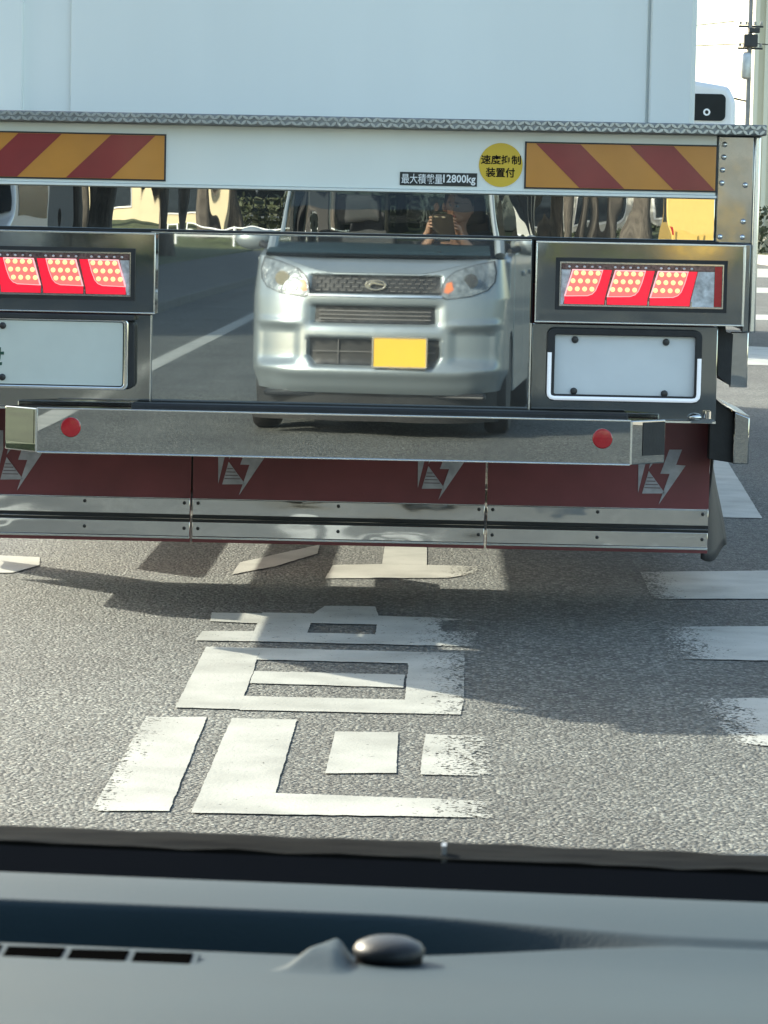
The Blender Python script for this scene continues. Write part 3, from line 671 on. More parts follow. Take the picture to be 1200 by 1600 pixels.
def relief(x, z):
    ax = abs(x); d = 0
    # broad flare round the upper and lower intakes
    d -= .030*bump2(x, z, -.345, .345, .602, .704, .012)+.012*bump2(x, z, -.375, .375, .585, .722, .03)
    lw = .365 if z > .42 else .365-.6*(.42-z)
    d -= .035*bump2(x, z, -lw, lw, .368, .522, .012)
    # corner pockets
    zb = .400-.10*(ax-.40)
    d -= .024*bump2(ax, z, .43, .655, zb, .575, .028)
    # character line above the pockets, lip along the bottom
    d += .012*math.exp(-((z-.600-.03*(ax > .36)*(ax-.36))/.020)**2)*sstep(.37, .48, ax)
    d += .020*math.exp(-((z-.335-.02*sstep(.4, .7, ax))/.035)**2)
    # grille recess
    d -= .028*bump2(x, z, -.362, .362, .772, .872, .008)
    return d
def ends(z): return 0 if z > .9 else 0
def front(s, z):
    """point on the nose: S = arc length from the middle, Z = height"""
    a = abs(s); x = interp(_SL, _PX, a); y = interp(_SL, _PYY, a)
    k = 1-sstep(.62, .72, x)
    x2 = x-max(0, z-.75)*.12*sstep(.3, .7, x)-.035*sstep(.36, .22, z)*sstep(.5, .7, x)
    y += prof(z)*(k*.85+.15)+relief(x, z)*(1-sstep(.66, .715, x))
    return (x2 if s > 0 else -x2, y, z)
SM = _SL[-1]
def surf_y(x, z):
    a = abs(x); lo, hi = 0, SM
    for _ in range(28):
        m_ = (lo+hi)/2
        if abs(front(m_, z)[0]) < a: lo = m_
        else: hi = m_
    return front(lo, z)[1]
def topz(x): return .885+.085*sstep(.22, .66, abs(x))     # leading edge of the bonnet
def nose(u, v):
    s = (2*u-1)*SM; x = interp(_SL, _PX, abs(s)); zt = topz(x)
    zb_ = .215+.02*sstep(.5, .72, x); return front(s, zb_+(zt-zb_)*v)
K('bumper', MB().grid(nose, 170, 84), M['silver'], smooth=60, label='silver front bumper with two dark intakes')
# undertray, and the apron for the shade beneath it
K('undertray', MB().box(-.62, .62, -.65, -.10, .19, .225), M['blackpl'], .02)
K('shade_apron', MB().grid(lambda u, v: ((2*u-1)*.675, -.085-.20*abs(2*u-1)**4-.02*v, .235-.15*v), 30, 4), M['rubber'], smooth=60)  # matte black apron added in place of the shade under the bumper
# bonnet from the leading edge back to the windscreen
def bonnet(u, v):
    x = (2*u-1)*.665; zt = topz(x); y0 = surf_y(x, zt)
    yb = -.315-.10*(abs(x)/.66)**2.4; zb = .963
    t = v; z = zt+(zb-zt)*(1-(1-t)**2.2); y = y0+(yb-y0)*t
    z += .006*sstep(.25, .42, abs(x))*sin(pi*min(1, t*1.1))
    return (x-(.006*abs(x)/.66*(1-t))*(1 if x > 0 else -1), y+.003*(1-t), z+.0015)
K('bonnet', MB().grid(bonnet, 60, 24), M['silver'], smooth=60)
# patches that follow the nose
def patch(name, poly, m, lift, thick=.006, parent=None, sub=4, smooth=True, kind=None):
    bm = bmesh.new(); bm.faces.new([bm.verts.new((x, 0, z)) for x, z in poly]); bmesh.ops.triangulate(bm, faces=bm.faces[:])
    for _ in range(sub):
        es = [e for e in bm.edges if e.calc_length() > .02]
        if not es: break
        bmesh.ops.subdivide_edges(bm, edges=es, cuts=1); bmesh.ops.triangulate(bm, faces=[f for f in bm.faces if len(f.verts) > 3])
    bmesh.ops.smooth_vert(bm, verts=[v for v in bm.verts if not v.is_boundary], factor=.5, use_axis_x=True, use_axis_z=True)
    for v in bm.verts:
        x, z = v.co.x, v.co.z
        v.co.y = surf_y(x, min(z, topz(x)))+lift
    r = bmesh.ops.extrude_face_region(bm, geom=bm.faces[:])
    for v in [g for g in r['geom'] if isinstance(g, bmesh.types.BMVert)]: v.co.y -= thick
    bmesh.ops.recalc_face_normals(bm, faces=bm.faces[:])
    me = bpy.data.meshes.new(name); bm.to_mesh(me); bm.free()
    if smooth: smooth_mesh(me, 40)
    o = link(name, me, m, parent or car)
    if kind: o['kind'] = kind
    return o
HLP = [(.366, .768), (.378, .835), (.398, .866), (.440, .902), (.545, .938), (.640, .958), (.655, .90), (.650, .845), (.615, .800), (.53, .768), (.40, .750)]
def grow(p, k):
    cx = sum(q[0] for q in p)/len(p); cz = sum(q[1] for q in p)/len(p)
    return [(cx+(x-cx)*k, cz+(z-cz)*k) for x, z in p]
for s in (-1, 1):
    rimp = patch('headlight', [(s*x, z) for x, z in grow(HLP, 1.06)], M['hlrim'], .003, .02)
    patch('lens', [(s*x, z) for x, z in HLP], M['hl'], .008, .005, parent=rimp)
    patch('turn_lamp', [(s*x, z) for x, z in ((.380, .785), (.392, .836), (.420, .845), (.432, .800), (.405, .780))], M['turn'], .0105, .003, parent=rimp)
    mbr = MB(); y_ = surf_y(s*.53, .85)
    mbr.lathe([(.002, .0), (.030, .006), (.040, .018), (.041, .020)], (s*.525, y_+.006, .850), 'y', 20)
    K('reflector_bowl', mbr, M['chrome'], smooth=True, parent=rimp)
# grille with rows of bright dashes, emblem
gp = patch('grille', [(-.362, .772), (-.355, .870), (.355, .870), (.362, .772)], M['grille'], .006, .01)
gb = MB()
for r in range(4):
    z = .786+.022*r
    for k in range(-8, 9):
        x = k*.046+(.023 if r % 2 else 0)
        if abs(x) > .338 or abs(x) < .062: continue
        y = surf_y(x, z); gb.box(x-.014, x+.014, y-.004, y+.013, z-.0018, z+.0018)
K('grille_bars', gb, M['hub'], parent=gp, kind='stuff')
vb = MB()
for r in range(4):
    z = .775+.024*r
    for k in range(-16, 17):
        x = k*.0235
        if abs(x) > .35 or (k+r) % 2 == 0: continue
        y = surf_y(x, z+.01); vb.box(x-.0022, x+.0022, y-.004, y+.012, z, z+.024)
K('grille_web', vb, M['hlrim'], parent=gp, kind='stuff')
patch('grille_trim', [(-.372, .756), (-.372, .766), (-.2, .7645), (0, .763), (.2, .7645), (.372, .766), (.372, .756), (.2, .7545), (0, .753), (-.2, .7545)], M['chrome'], .012, .01, parent=gp)
ye = surf_y(0, .82)+.024
em = MB()
e_o = [(.060*cos(a)*(1 if cos(a) > 0 else 1.0), .820+.030*sin(a)) for a in [2*pi*k/36 for k in range(36)]]
e_i = [(x*.80, .820+(z-.820)*.74) for x, z in e_o]
ring(em, e_o, e_i, ye-.006, ye+.004)
em.prism([(-.050, .816), (-.020, .842), (.010, .836), (.048, .824), (.048, .818), (.006, .822), (-.018, .826), (-.036, .806), (.0, .796), (.0, .790), (-.030, .798)], ye-.005, ye+.003)
K('emblem', em, M['chrome'], .001, parent=gp)
# intakes
for poly, nm in (([(-.335, .612), (-.33, .700), (.33, .700), (.335, .612), (.30, .606), (-.30, .606)], 'upper_intake'),
                 ([(-.36, .425), (-.36, .518), (.36, .518), (.36, .425), (.318, .374), (-.318, .374)], 'lower_intake')):
    ip = patch(nm, poly, M['grille'], .005, .006)
    sl_ = MB(); x1 = .31
    if nm == 'upper_intake':
        for z in (.630, .652, .674): y = surf_y(.1, z); sl_.box(-x1, x1, y+.004, y+.008, z-.003, z+.003)
    else:
        y = surf_y(.1, .45)
        sl_.box(-.34, .34, y+.005, y+.016, .447, .4515); sl_.box(-.2, -.196, y+.005, y+.016, .38, .515); sl_.box(.264, .268, y+.005, y+.016, .38, .515)
    K('slats', sl_, M['hub'], parent=ip)
kp = K('number_plate', MB().prism(rounded(-.0, .297, .368, .532, .008), .022, .027), M['yellow'], .001, label='blank yellow number plate')
K('plate_frame', ring(MB(), rounded(-.006, .303, .362, .538, .01), rounded(.003, .294, .371, .529, .006), .020, .030), M['edge'], .001, parent=kp)
K('plate_bracket', MB().box(.06, .24, -.02, .022, .40, .50), M['blackpl'], parent=kp)

# sides, roof, rear
def arch(cy, r, n=10): return [(cy+r*cos(pi*k/n), .27+r*sin(pi*k/n)) for k in range(n+1)]
side = [(-.55, .30), (-.55, .955), (-.80, 1.005), (-1.6, 1.02), (-3.30, 1.02), (-3.36, .80), (-3.36, .25)]+[(y, z) for y, z in reversed(arch(-2.98+.0, .29))][:]+[(-2.6, .20), (-1.1, .20)]
low = [(-.55, .955), (-.80, 1.005), (-1.6, 1.02), (-3.30, 1.02), (-3.36, .80), (-3.36, .30)]
sidep = low+[(-3.27, .27)]+[(-2.95-.29*cos(pi*k/10), .27+.29*sin(pi*k/10)) for k in range(1, 10)]+[(-2.66, .20), (-1.02, .20)]+[(-.73-.29*cos(pi*k/10), .27+.29*sin(pi*k/10)) for k in range(1, 8)]+[(-.55, .45)]
for s in (-1, 1):
    K('side_panel', MB().prism(sidep, s*.722, s*.672, 'x'), M['silver'], .008)
    for y0, y1, nm in ((-.92, -1.88, 'front'), (-1.90, -2.72, 'rear')):
        d = K('door', MB().box(min(s*.716, s*.7255), max(s*.716, s*.7255), y1, y0, .29, 1.0), M['silver'], .004)
        K('handle', MB().box(min(s*.724, s*.745), max(s*.724, s*.745), y1+.08, y1+.24, .86, .89), M['silver'], .008, parent=d)
        K('window_pane', MB().add([(s*.715, y0-.10 if nm == 'front' else y0, 1.02), (s*.715, y1+.03, 1.02), (s*.635, y1+.05, 1.50), (s*.635, y0-.42 if nm == 'front' else y0, 1.50)], [(0, 1, 2, 3)]), M['glass' if nm == 'front' else 'pglass'], parent=d)
    # pillars
    K('pillar', MB().tube([(s*.655, -.595, .99), (s*.625, -.78, 1.24), (s*.575, -1.00, 1.525)], [.030, .027, .03], 8), M['silver'], smooth=True)
    for y, t in ((-1.88, .035), (-2.74, .05), (-3.30, .07)):
        K('pillar', MB().prism([(y-t, 1.0), (y+t, 1.0), (y+t*.8, 1.53), (y-t*.8, 1.53)], s*.705, s*.655, 'x'), M['blackpl'], .006)
    for yw in (-.73, -2.95):
        wh = K('wheel', MB().lathe([(.20, -.07), (.255, -.068), (.272, -.045), (.272, .045), (.255, .068), (.20, .07)], (s*.645, yw, .272), 'x', 26), M['tyre'], smooth=50)
        K('rim', MB().lathe([(.05, .055*s), (.17, .05*s), (.20, .066*s), (.205, .0), (.05, -.02*s)], (s*.645, yw, .272), 'x', 20), M['chrome'], smooth=50, parent=wh)
    # door mirror
    mbm = MB().ell((s*.80, -.885, 1.055), (.105, .055, .062), 16, 10)
    mo = K('door_mirror', mbm, M['silver'], smooth=80)
    K('mirror_foot', MB().tube([(s*.70, -.80, 1.01), (s*.745, -.85, 1.03)], .022, 8), M['blackpl'], smooth=True, parent=mo)
    K('mirror_glass', MB().lathe([(.05, -.9375), (.048, -.9405)], (s*.80, 0, 1.055), 'y', 20), M['chrome'], parent=mo)
K('roof', MB().grid(lambda u, v: ((2*u-1)*.60*(1-.02*v), -.965-.05*abs(2*u-1)**2-2.36*v, 1.525+.055*sin(pi*min(1, .18+.75*v))*(1-.35*abs(2*u-1)**2.5)+.0*v), 24, 24), M['silver'], smooth=60).modifiers.new('thickness', 'SOLIDIFY').thickness = -.03
K('tailgate', MB().box(-.66, .66, -3.36, -3.32, .30, 1.03), M['silver'], .02)
K('rear_window', MB().add([(-.62, -3.33, 1.03), (.62, -3.33, 1.03), (.58, -3.32, 1.52), (-.58, -3.32, 1.52)], [(0, 1, 2, 3)]), M['pglass'])
K('floor', MB().box(-.69, .69, -3.34, -.55, .20, .26), M['seat'])
K('firewall', MB().box(-.66, .66, -.60, -.575, .26, .93), M['blackpl'])
# windscreen: a clear lower pane and a tinted band across the top
def wsc(u, v):
    x = 2*u-1; hw = .632-.085*v
    yb = -.378-.235*abs(x)**2.4; yt = -.985-.06*abs(x)**2
    return (x*hw, yb+(yt-yb)*v, .988+.03*abs(x)**2*(1-v)+(1.535-.988)*v-.01*abs(x)**2*v)
VB = .44
K('windscreen', MB().grid(lambda u, v: wsc(u, v*VB), 28, 10), M['clear'], smooth=60, label='clear windscreen glass in front of the dashboard')
K('shade_band', MB().grid(lambda u, v: wsc(u, VB+(1-VB)*v), 28, 10), M['shade'], smooth=60, label='blue-grey tinted upper part of the windscreen')
K('header_rail', MB().box(-.56, .56, -1.02, -.985, 1.515, 1.55), M['silver'], .01)
# the cowl, black gap-shade sheet and dashboard are laid out by the driver's place: X across from the eye, d metres ahead of it
def w2c(X, d, z):
    c, q = cos(CYAW), sin(CYAW); a, b = X-CR[0], d-CR[1]
    return (c*a+q*b, -q*a+c*b, z)
def sk(X): return -.080*X if abs(X) < .2 else -.080*math.copysign(.2, X)-(.22*(abs(X)-.2) if X > 0 else .02*(abs(X)-.2))
def cowl(u, v):
    X = -.98+1.26*u
    return w2c(X, 1.005-.058*v+sk(X), .9866+.0030*v-.012*(1-v)**7+.0008*noise.noise((X*60, v*6, 0)))
K('cowl', MB().grid(cowl, 160, 14), M['cowl'], smooth=60)
K('washer_nozzle', MB().prism([w2c(.0042, 0, 0)[:2], w2c(.0056, 0, 0)[:2], w2c(.0056, .005, 0)[:2], w2c(.0042, .005, 0)[:2]], .986, .9925, 'z'), M['metal']).location = Vector(w2c(0, .951, 0))-Vector(w2c(0, 0, 0))
def gap_shade(u, v):
    X = -.98+1.26*u
    return w2c(X, .946-.012*v+sk(X), .9885-.012*v)
K('gap_shade_sheet', MB().grid(gap_shade, 60, 2).grid(lambda u, v: w2c(-.98+1.26*u, .934-.09*v+sk(-.98+1.26*u), .975-.05*v), 60, 2), M['ink'])  # black sheet stands in for the shaded hollow between dash and glass

def dash_h(X, d):
    """height of the dash top; X across from the driver's eye, d ahead of it"""
    z = interp([.30, .50, .62, .75, .86, .90], [1.045, 1.035, 1.0219, 1.0035, .9983, .984], d)
    far = .812-.012*sstep(-.01, .07, X); near = .757+.030*sstep(-.03, .066, X)
    dep = .024*(1-.9*sstep(-.035, .066, X))
    t = sstep(far+.0015, far-.008, d)*sstep(near-.001, near+.012 if X > -.022 else near+.006, d)
    pl_ = .0044*sstep(-.0300, -.0250, X-(d-.745)*.29)*(1-sstep(-.0215, -.0170, X))*sstep(.718, .742, d)*(1-sstep(.772, .79, d))
    return z-dep*t*(1-.8*min(1, pl_/.0044))+pl_+.00002*noise.noise((X*300, d*300, 0))
def dpos(X, d, dz=0): return w2c(X, d+sk(X), dash_h(X, d)+dz)
def dash(u, v):
    X = (-.13+.26*(u-.2)/.6) if .2 <= u <= .8 else ((-.98+.85*u/.2) if u < .2 else (.13+.15*(u-.8)/.2))
    d = .30+.40*(v/.15) if v < .15 else .70+.195*(v-.15)/.85
    return dpos(X, d)
da = K('dashboard', MB().grid(dash, 420, 240), M['dash'], smooth=70, label='blue-grey plastic dashboard top with a shallow trough')
K('dash_face', MB().add([dash(0, 0), dash(1, 0), w2c(.28, .32, .45), w2c(-.98, .32, .45)], [(0, 1, 2, 3)]), M['blackpl'], parent=da)
# defroster slots along the trough's near lip
for k in range(9):
    x0 = -.0552-.0153*k; w_ = .0137
    dn, df = .7290, .7420
    zf = dash_h(x0, .735)+.0006; p = [w2c(a, b+sk(x0), zf) for a, b in ((x0-w_, dn), (x0, dn), (x0, df), (x0-w_, df))]
    zz = 0
    ve = K('vent_slot', MB().add([(q[0], q[1], q[2]+zz) for q in p]+[(q[0], q[1], q[2]-.004) for q in p], [(0, 1, 2, 3), (0, 4, 5, 1), (1, 5, 6, 2), (2, 6, 7, 3), (3, 7, 4, 0)]), M['slot'], parent=da)
fr = MB()
def strip_(x0, x1, d0, d1, h=.0003):
    p = [w2c(a, b+sk((x0+x1)/2 if x1-x0 < .1 else a), dash_h(a, .735)) for a, b in ((x0, d0), (x1, d0), (x1, d1), (x0, d1))]
    fr.add([(q[0], q[1], q[2]-.001) for q in p]+[(q[0], q[1], q[2]+h) for q in p], [(4, 5, 6, 7), (0, 1, 5, 4), (1, 2, 6, 5), (2, 3, 7, 6), (3, 0, 4, 7)])
strip_(-.19, -.0535, .7276, .7290); strip_(-.19, -.0535, .7420, .7432)
for k in range(10): strip_(-.0552-.0153*k, -.0536-.0153*k, .7290, .7420)
K('vent_frame', fr, M['dash'], parent=da)
# round light sensor button
bx_, by_, bz_ = dpos(-.0087, .750); bz_ = 1.0016
sd = K('light_sensor', MB().lathe([(.0076, .0036), (.0085, .0040), (.0087, .0050), (.0078, .0064), (.0056, .0075), (.0028, .0081), (.0004, .0082)], (bx_, by_, bz_), 'z', 40), M['dome'], smooth=50, label='round grey button sensor on the dashboard', parent=da)
K('sensor_shade_ring', MB().lathe([(.0078, -.003), (.0081, .0041), (.0070, .0041)], (bx_, by_, bz_), 'z', 40), M['ink'], parent=sd)  # black ring paints the shade on the underside of the button

# cabin
for s in (-1, 1):
    st = K('front_seat', MB().box(s*.33-.24, s*.33+.24, -2.10, -1.62, .40, .58), M['seat'], .06)
    K('backrest', MB().prism([(-2.06, .56), (-2.02, .60), (-2.14, 1.10), (-2.24, 1.10), (-2.20, .56)], s*.33-.24, s*.33+.24, 'x'), M['seat'], .04, parent=st)
    K('headrest', MB().box(s*.33-.125, s*.33+.125, -2.24, -2.15, 1.15, 1.33), M['seat'], .035, parent=st)
    K('rear_headrest', MB().box(s*.33-.12, s*.33+.12, -3.02, -2.94, 1.06, 1.22), M['seat'], .03)
K('rear_seat', MB().box(-.60, .60, -3.05, -2.90, .42, 1.05), M['seat'], .05)
K('room_mirror', MB().box(-.11, .11, -1.10, -1.085, 1.40, 1.455), M['blackpl'], .006)
swm = MB().tube([(.30+.18*cos(2*pi*k/32), -1.20+.07*sin(2*pi*k/32), .80+.165*sin(2*pi*k/32)) for k in range(33)], .014, 8, cap=False)
swm.box(.13, .47, -1.205, -1.19, .785, .815)
K('steering_wheel', swm, M['blackpl'], smooth=60)
for s in (-1, 1):
    wp = K('wiper', MB().tube([(s*.12+.1, -.345, .974), (s*.1-.22, -.425, .972)], .006, 6), M['blackpl'], smooth=True)

# ------------------------------------------------------------------ the driver holding up a phone
cr_, sr_ = cos(CYAW), sin(CYAW)
def c2w(p): return (CR[0]+p[0]*cr_-p[1]*sr_, CR[1]+p[0]*sr_+p[1]*cr_, p[2])
PB = (.30, -1.93, 0.0)
per = thing('person', c2w((PB[0], PB[1], .55)), 'person in a dark jacket sitting behind the wheel, holding up a phone', 'person', CYAW)
def skin(name, chains, radii_levels, m, parent, loc, root=0, sub=1):
    verts = []; edges = []; rad = []; roots = []
    for ch in chains:
        base = ch.get('from'); prev = base; first = True
        for p, r in ch['pts']:
            verts.append(p); rad.append(r); i = len(verts)-1
            if prev is not None: edges.append((prev, i))
            elif first: roots.append(i)
            prev = i; first = False
    me = bpy.data.meshes.new(name); me.from_pydata(verts, edges, [])
    o = bpy.data.objects.new(name, me); COL.objects.link(o)
    o.modifiers.new('skin', 'SKIN').use_smooth_shade = True
    sv = me.skin_vertices[0].data
    for i, r in enumerate(rad): sv[i].radius = r if isinstance(r, tuple) else (r, r)
    for i in roots: sv[i].use_root = True
    ss = o.modifiers.new('sub', 'SUBSURF'); ss.levels = sub; ss.render_levels = sub
    dg = bpy.context.evaluated_depsgraph_get(); nm = bpy.data.meshes.new_from_object(o.evaluated_get(dg))
    bpy.data.objects.remove(o); nm.name = name; nm.materials.clear()
    for p in nm.polygons: p.use_smooth = True
    r = link(name, nm, m, parent); r.location = loc; return r
L0 = (-PB[0], -PB[1], -.55)
cx = .285                                    # middle line of the driver
HX, HY, HZ = .272, -1.352, 1.135             # the phone
def arm_pts(s):
    return [((cx+s*.10, -1.97, 1.035), (.075, .06)), ((cx+s*.195, -1.95, 1.03), .058), ((cx+s*.255, -1.78, .90), .045), ((cx+s*.245, -1.66, .87), .042), ((cx+s*.15, -1.47, 1.01), .031), ((HX+s*.062, -1.395, HZ-.035), .025)]
body = [{'pts': [((cx, -1.95, .52), (.15, .12)), ((cx, -1.98, .72), (.145, .10)), ((cx, -2.0, .93), (.165, .105)), ((cx, -1.99, 1.05), (.10, .08)), ((cx, -1.955, 1.125), .054), ((cx, -1.925, 1.20), (.066, .08)), ((cx, -1.915, 1.275), (.072, .09)), ((cx, -1.925, 1.325), (.05, .06))]}]
n0 = 3
def with_arms(shrink):
    ch = [{'pts': [(p, tuple(q*(.74 if i < 4 else 1) for q in r) if isinstance(r, tuple) else r) for i, (p, r) in enumerate(body[0]['pts'])]}]
    for s in (-1, 1): ch.append({'from': n0, 'pts': [(p, tuple(q*.7 for q in r) if isinstance(r, tuple) else r*(.78 if i < 4 else 1)) for i, (p, r) in enumerate(arm_pts(s))]})
    # hands: palm, four fingers, thumb on each side of the phone
    for s in (-1, 1):
        wr = len(ch[0]['pts'])+(6 if s < 0 else 12)-1
        bx0 = HX+s*.058
        ch.append({'from': wr, 'pts': [((bx0, -1.385, HZ-.005), (.020, .028)), ((bx0-s*.002, -1.374, HZ+.025), (.015, .026))]})
        for k in range(4):
            z = HZ-.012+.020*k; ln = (.9, 1.0, 1.05, .95)[k]
            ch.append({'pts': [((bx0, -1.378, z), .0095), ((bx0-s*.004, -1.362, z+.003), .0090), ((bx0-s*.014*ln, -1.346, z+.004), .0082), ((bx0-s*.030*ln, -1.3405, z+.004), .0072)]})
        ch.append({'pts': [((bx0, -1.388, HZ-.008), .0110), ((bx0-s*.014, -1.382, HZ+.014), .0100), ((bx0-s*.026, -1.372, HZ+.030), .0085)]})
    for s in (-1, 1):
        ch.append({'from': 0, 'pts': [((cx+s*.09, -1.90, .54), .085), ((cx+s*.14, -1.50, .60), .062), ((cx+s*.13, -1.30, .34), .045), ((cx+s*.13, -1.22, .28), .035)]})
    return ch
bo = skin('body', with_arms(.94), None, M['skin'], per, L0)
jk = skin('jacket', [{'pts': body[0]['pts'][:4]+[((cx, -1.965, 1.10), (.066, .066))]}]+[{'from': n0, 'pts': arm_pts(s)[:5]} for s in (-1, 1)], None, M['jacket'], per, L0)
tr_ = skin('trousers', [{'pts': [((cx, -1.95, .52), (.155, .125)), ((cx, -1.97, .60), (.15, .11))]}]+[{'from': 0, 'pts': [((cx+s*.09, -1.90, .54), .092), ((cx+s*.14, -1.50, .60), .068), ((cx+s*.13, -1.31, .36), .052)]} for s in (-1, 1)], None, M['trousers'], per, L0)
for s in (-1, 1):
    obj('shoe', MB().ell((cx+s*.13-PB[0], -1.16-PB[1], .29-.55), (.045, .12, .04), 14, 8), M['rubber'], per, smooth=70)
def hx(p): return (p[0]-PB[0], p[1]-PB[1], p[2]-.55)
hc = (cx, -1.918, 1.262)
fm = MB().ell(hx(hc), (.074, .090, .112), 22, 16)
fm.ell(hx((cx, -1.862, 1.205)), (.045, .042, .040), 16, 10)
fm.ell(hx((cx, -1.826, 1.242)), (.014, .018, .026), 10, 8)
for s in (-1, 1): fm.ell(hx((cx+s*.076, -1.925, 1.255)), (.012, .022, .032), 10, 8)
hd = obj('head', fm, M['skin'], per, smooth=80)
for s in (-1, 1):
    ey = obj('eye', MB().ell(hx((cx+s*.030, -1.836, 1.270)), (.013, .010, .008), 10, 8), M['eye'], hd, smooth=80)
    obj('eyebrow', MB().ell(hx((cx+s*.031, -1.832, 1.290)), (.019, .008, .004), 10, 6), M['hair'], hd, smooth=80)
    obj('pupil', MB().ell(hx((cx+s*.030, -1.828, 1.270)), (.006, .004, .006), 8, 6), M['ink'], hd, smooth=80)
obj('mouth', MB().ell(hx((cx, -1.822, 1.203)), (.022, .008, .007), 12, 8), M['lip'], hd, smooth=80)
hm = MB().ell(hx((cx, -1.937, 1.290)), (.083, .092, .094), 22, 14)
for k in range(46):
    a = random.uniform(0, 2*pi); b_ = random.uniform(.1, 1.2)
    hm.ell(hx((cx+.076*cos(a)*sin(b_), -1.940+.086*sin(a)*sin(b_), 1.292+.088*cos(b_))), (.016, .016, .012), 8, 6)
obj('hair', hm, M['hair'], hd, smooth=80)
cw = Vector((0, 0, CAM_H))
ph = thing('phone', c2w((HX, -1.336, HZ)), 'black phone held upright in both hands behind the windscreen', 'phone', CYAW)
obj('phone_body', MB().prism(rounded(-.037, .037, -.075, .075, .012), -.009, 0, 'y'), M['phone'], ph, .002)
obj('lens', MB().lathe([(.006, .0), (.006, .0015), (.005, .002)], (-.022, 0, .055), 'y', 16), M['chrome'], ph)
obj('screen', MB().prism(rounded(-.034, .034, -.071, .071, .010), -.0098, -.0090, 'y'), M['dglass'], ph)

# ------------------------------------------------------------------ things ahead on the right
bus = thing('bus', (1.74, 31, 0), 'small white bus with a dark rear window, ahead of the truck on the right', 'bus')
def B(name, mb, m, bevel=0, smooth=False, parent=None): return obj(name, mb, m, parent or bus, bevel, smooth)
bb = B('body', MB().prism([(-1.05, .45), (-1.07, 1.7), (-1.06, 2.38), (-.99, 2.52), (-.55, 2.585), (.55, 2.585), (.99, 2.52), (1.06, 2.38), (1.07, 1.7), (1.05, .45)], 0, 6.6), M['wvan'], .05)
B('rear_window', MB().prism(rounded(-.88, .96, 2.19, 2.445, .05), -.02, .03), M['dglass'], .004)
B('badge', ring(MB(), [(.78+.034*cos(2*pi*k/20), 2.27+.034*sin(2*pi*k/20)) for k in range(20)], [(.78+.018*cos(2*pi*k/20), 2.27+.018*sin(2*pi*k/20)) for k in range(20)], -.03, -.018), M['inkw'])
hb = MB()
for q in ((.60, .84, 2.085, 2.097), (.60, .612, 2.0, 2.085), (.828, .84, 2.0, 2.085), (.46, .52, 2.085, 2.097), (.48, .50, 2.0, 2.085)): hb.box(q[0], q[1], -.05, .01, q[2], q[3])
B('luggage_rail', hb, M['blackpl'])
B('marker_lamp', MB().lathe([(.04, 2.56), (.04, 2.60), (.03, 2.63)], (.3, .2, 0), 'z', 12), M['metal'], smooth=True)
for s in (-1, 1):
    B('rear_lamp', MB().box(s*.92-.08, s*.92+.08, -.03, .03, .95, 1.35), M['redlens'], .01)
    B('side_window', MB().box(min(s*1.05, s*1.072), max(s*1.05, s*1.072), .6, 6.0, 1.55, 2.25), M['dglass'])
    for y in (1.6, 5.2): B('wheel', MB().lathe([(.2, -.1), (.36, -.09), (.38, -.06), (.38, .06), (.36, .09), (.2, .1)], (s*.92, y, .38), 'x', 22), M['tyre'], smooth=50)
B('bumper', MB().box(-1.06, 1.06, -.08, .05, .42, .75), M['metal'], .03)

bl = thing('ribbed_building', (19.4, 128, 0), 'tall beige building with vertical ribbed cladding at the right edge', 'building')
bw = obj('wall', MB().box(-7.2, 12, 0, 14, 0, 26), M['beige'], bl)
rb = MB().box(-.09, .09, -.20, .02, .2, 25.8).mesh('rib')
for k in range(44): link('rib', rb, M['beige'], bw, (-7.1+.42*k, 0, 0))
for r in range(6):
    for k in range(9): obj('window', MB().box(-5.3+1.9*k, -4.2+1.9*k, -.05, .02, 3.2+3.6*r, 4.8+3.6*r), M['win'], bl)
obj('roof', MB().box(-7.4, 12.2, -.2, 14.2, 26, 26.3), M['roof'], bl)

def leafmesh(n, fn, size, seed):
    rg = random.Random(seed); mb = MB()
    for _ in range(n):
        c = Vector(fn(rg)); a = Vector((rg.gauss(0, 1), rg.gauss(0, 1), rg.gauss(0, 1))).normalized(); b = a.orthogonal().normalized(); b.rotate(Matrix.Rotation(rg.uniform(0, 6.3), 3, a)); c2 = a.cross(b)
        s = size*rg.uniform(.6, 1.5)
        mb.add([c-b*s, c-c2*s*.5, c+b*s, c+c2*s*.5], [(0, 1, 2, 3)])
    return mb.mesh('foliage', False)
def hedge(name, loc, lx, ly, h, seed, label, group=None):
    t = thing(name, loc, label, 'hedge', group=group)
    def fn(r):
        while True:
            x, y, z = r.uniform(-lx/2, lx/2), r.uniform(-ly/2, ly/2), r.uniform(0, h)
            if noise.noise((x*1.3, y*1.3, z*1.3+seed)) > -.25: return (x, y, z+.25*noise.noise((x*.9, seed, 0)))
    link('foliage', leafmesh(int(260*lx), fn, .13, seed), M['leaf2'], t)
    st = MB()
    for k in range(int(lx/1.2)+1): st.tube([(-lx/2+1.2*k, 0, -.1), (-lx/2+1.2*k+.1, 0, h*.7)], .03, 5)
    obj('stems', st, M['bark'], t); return t
hedge('hedge', (16.4, 126, .1), 9, 2.2, 1.75, 3, 'dense dark green hedge in front of the beige ribbed building')
fence = thing('fence', (12.6, 122, .1), 'low dark brown bar fence in front of the hedge at the right edge', 'fence')
fr_ = MB(); fr_.box(0, 8, -.03, .03, .92, .98); fr_.box(0, 8, -.03, .03, .12, .17); obj('rail', fr_, M['brown'], fence)
fbm = MB().box(-.05, .05, -.035, .035, 0, 1.05).mesh('bar')
for k in range(24): link('bar', fbm, M['brown'], fence, (.1+.33*k, 0, 0))

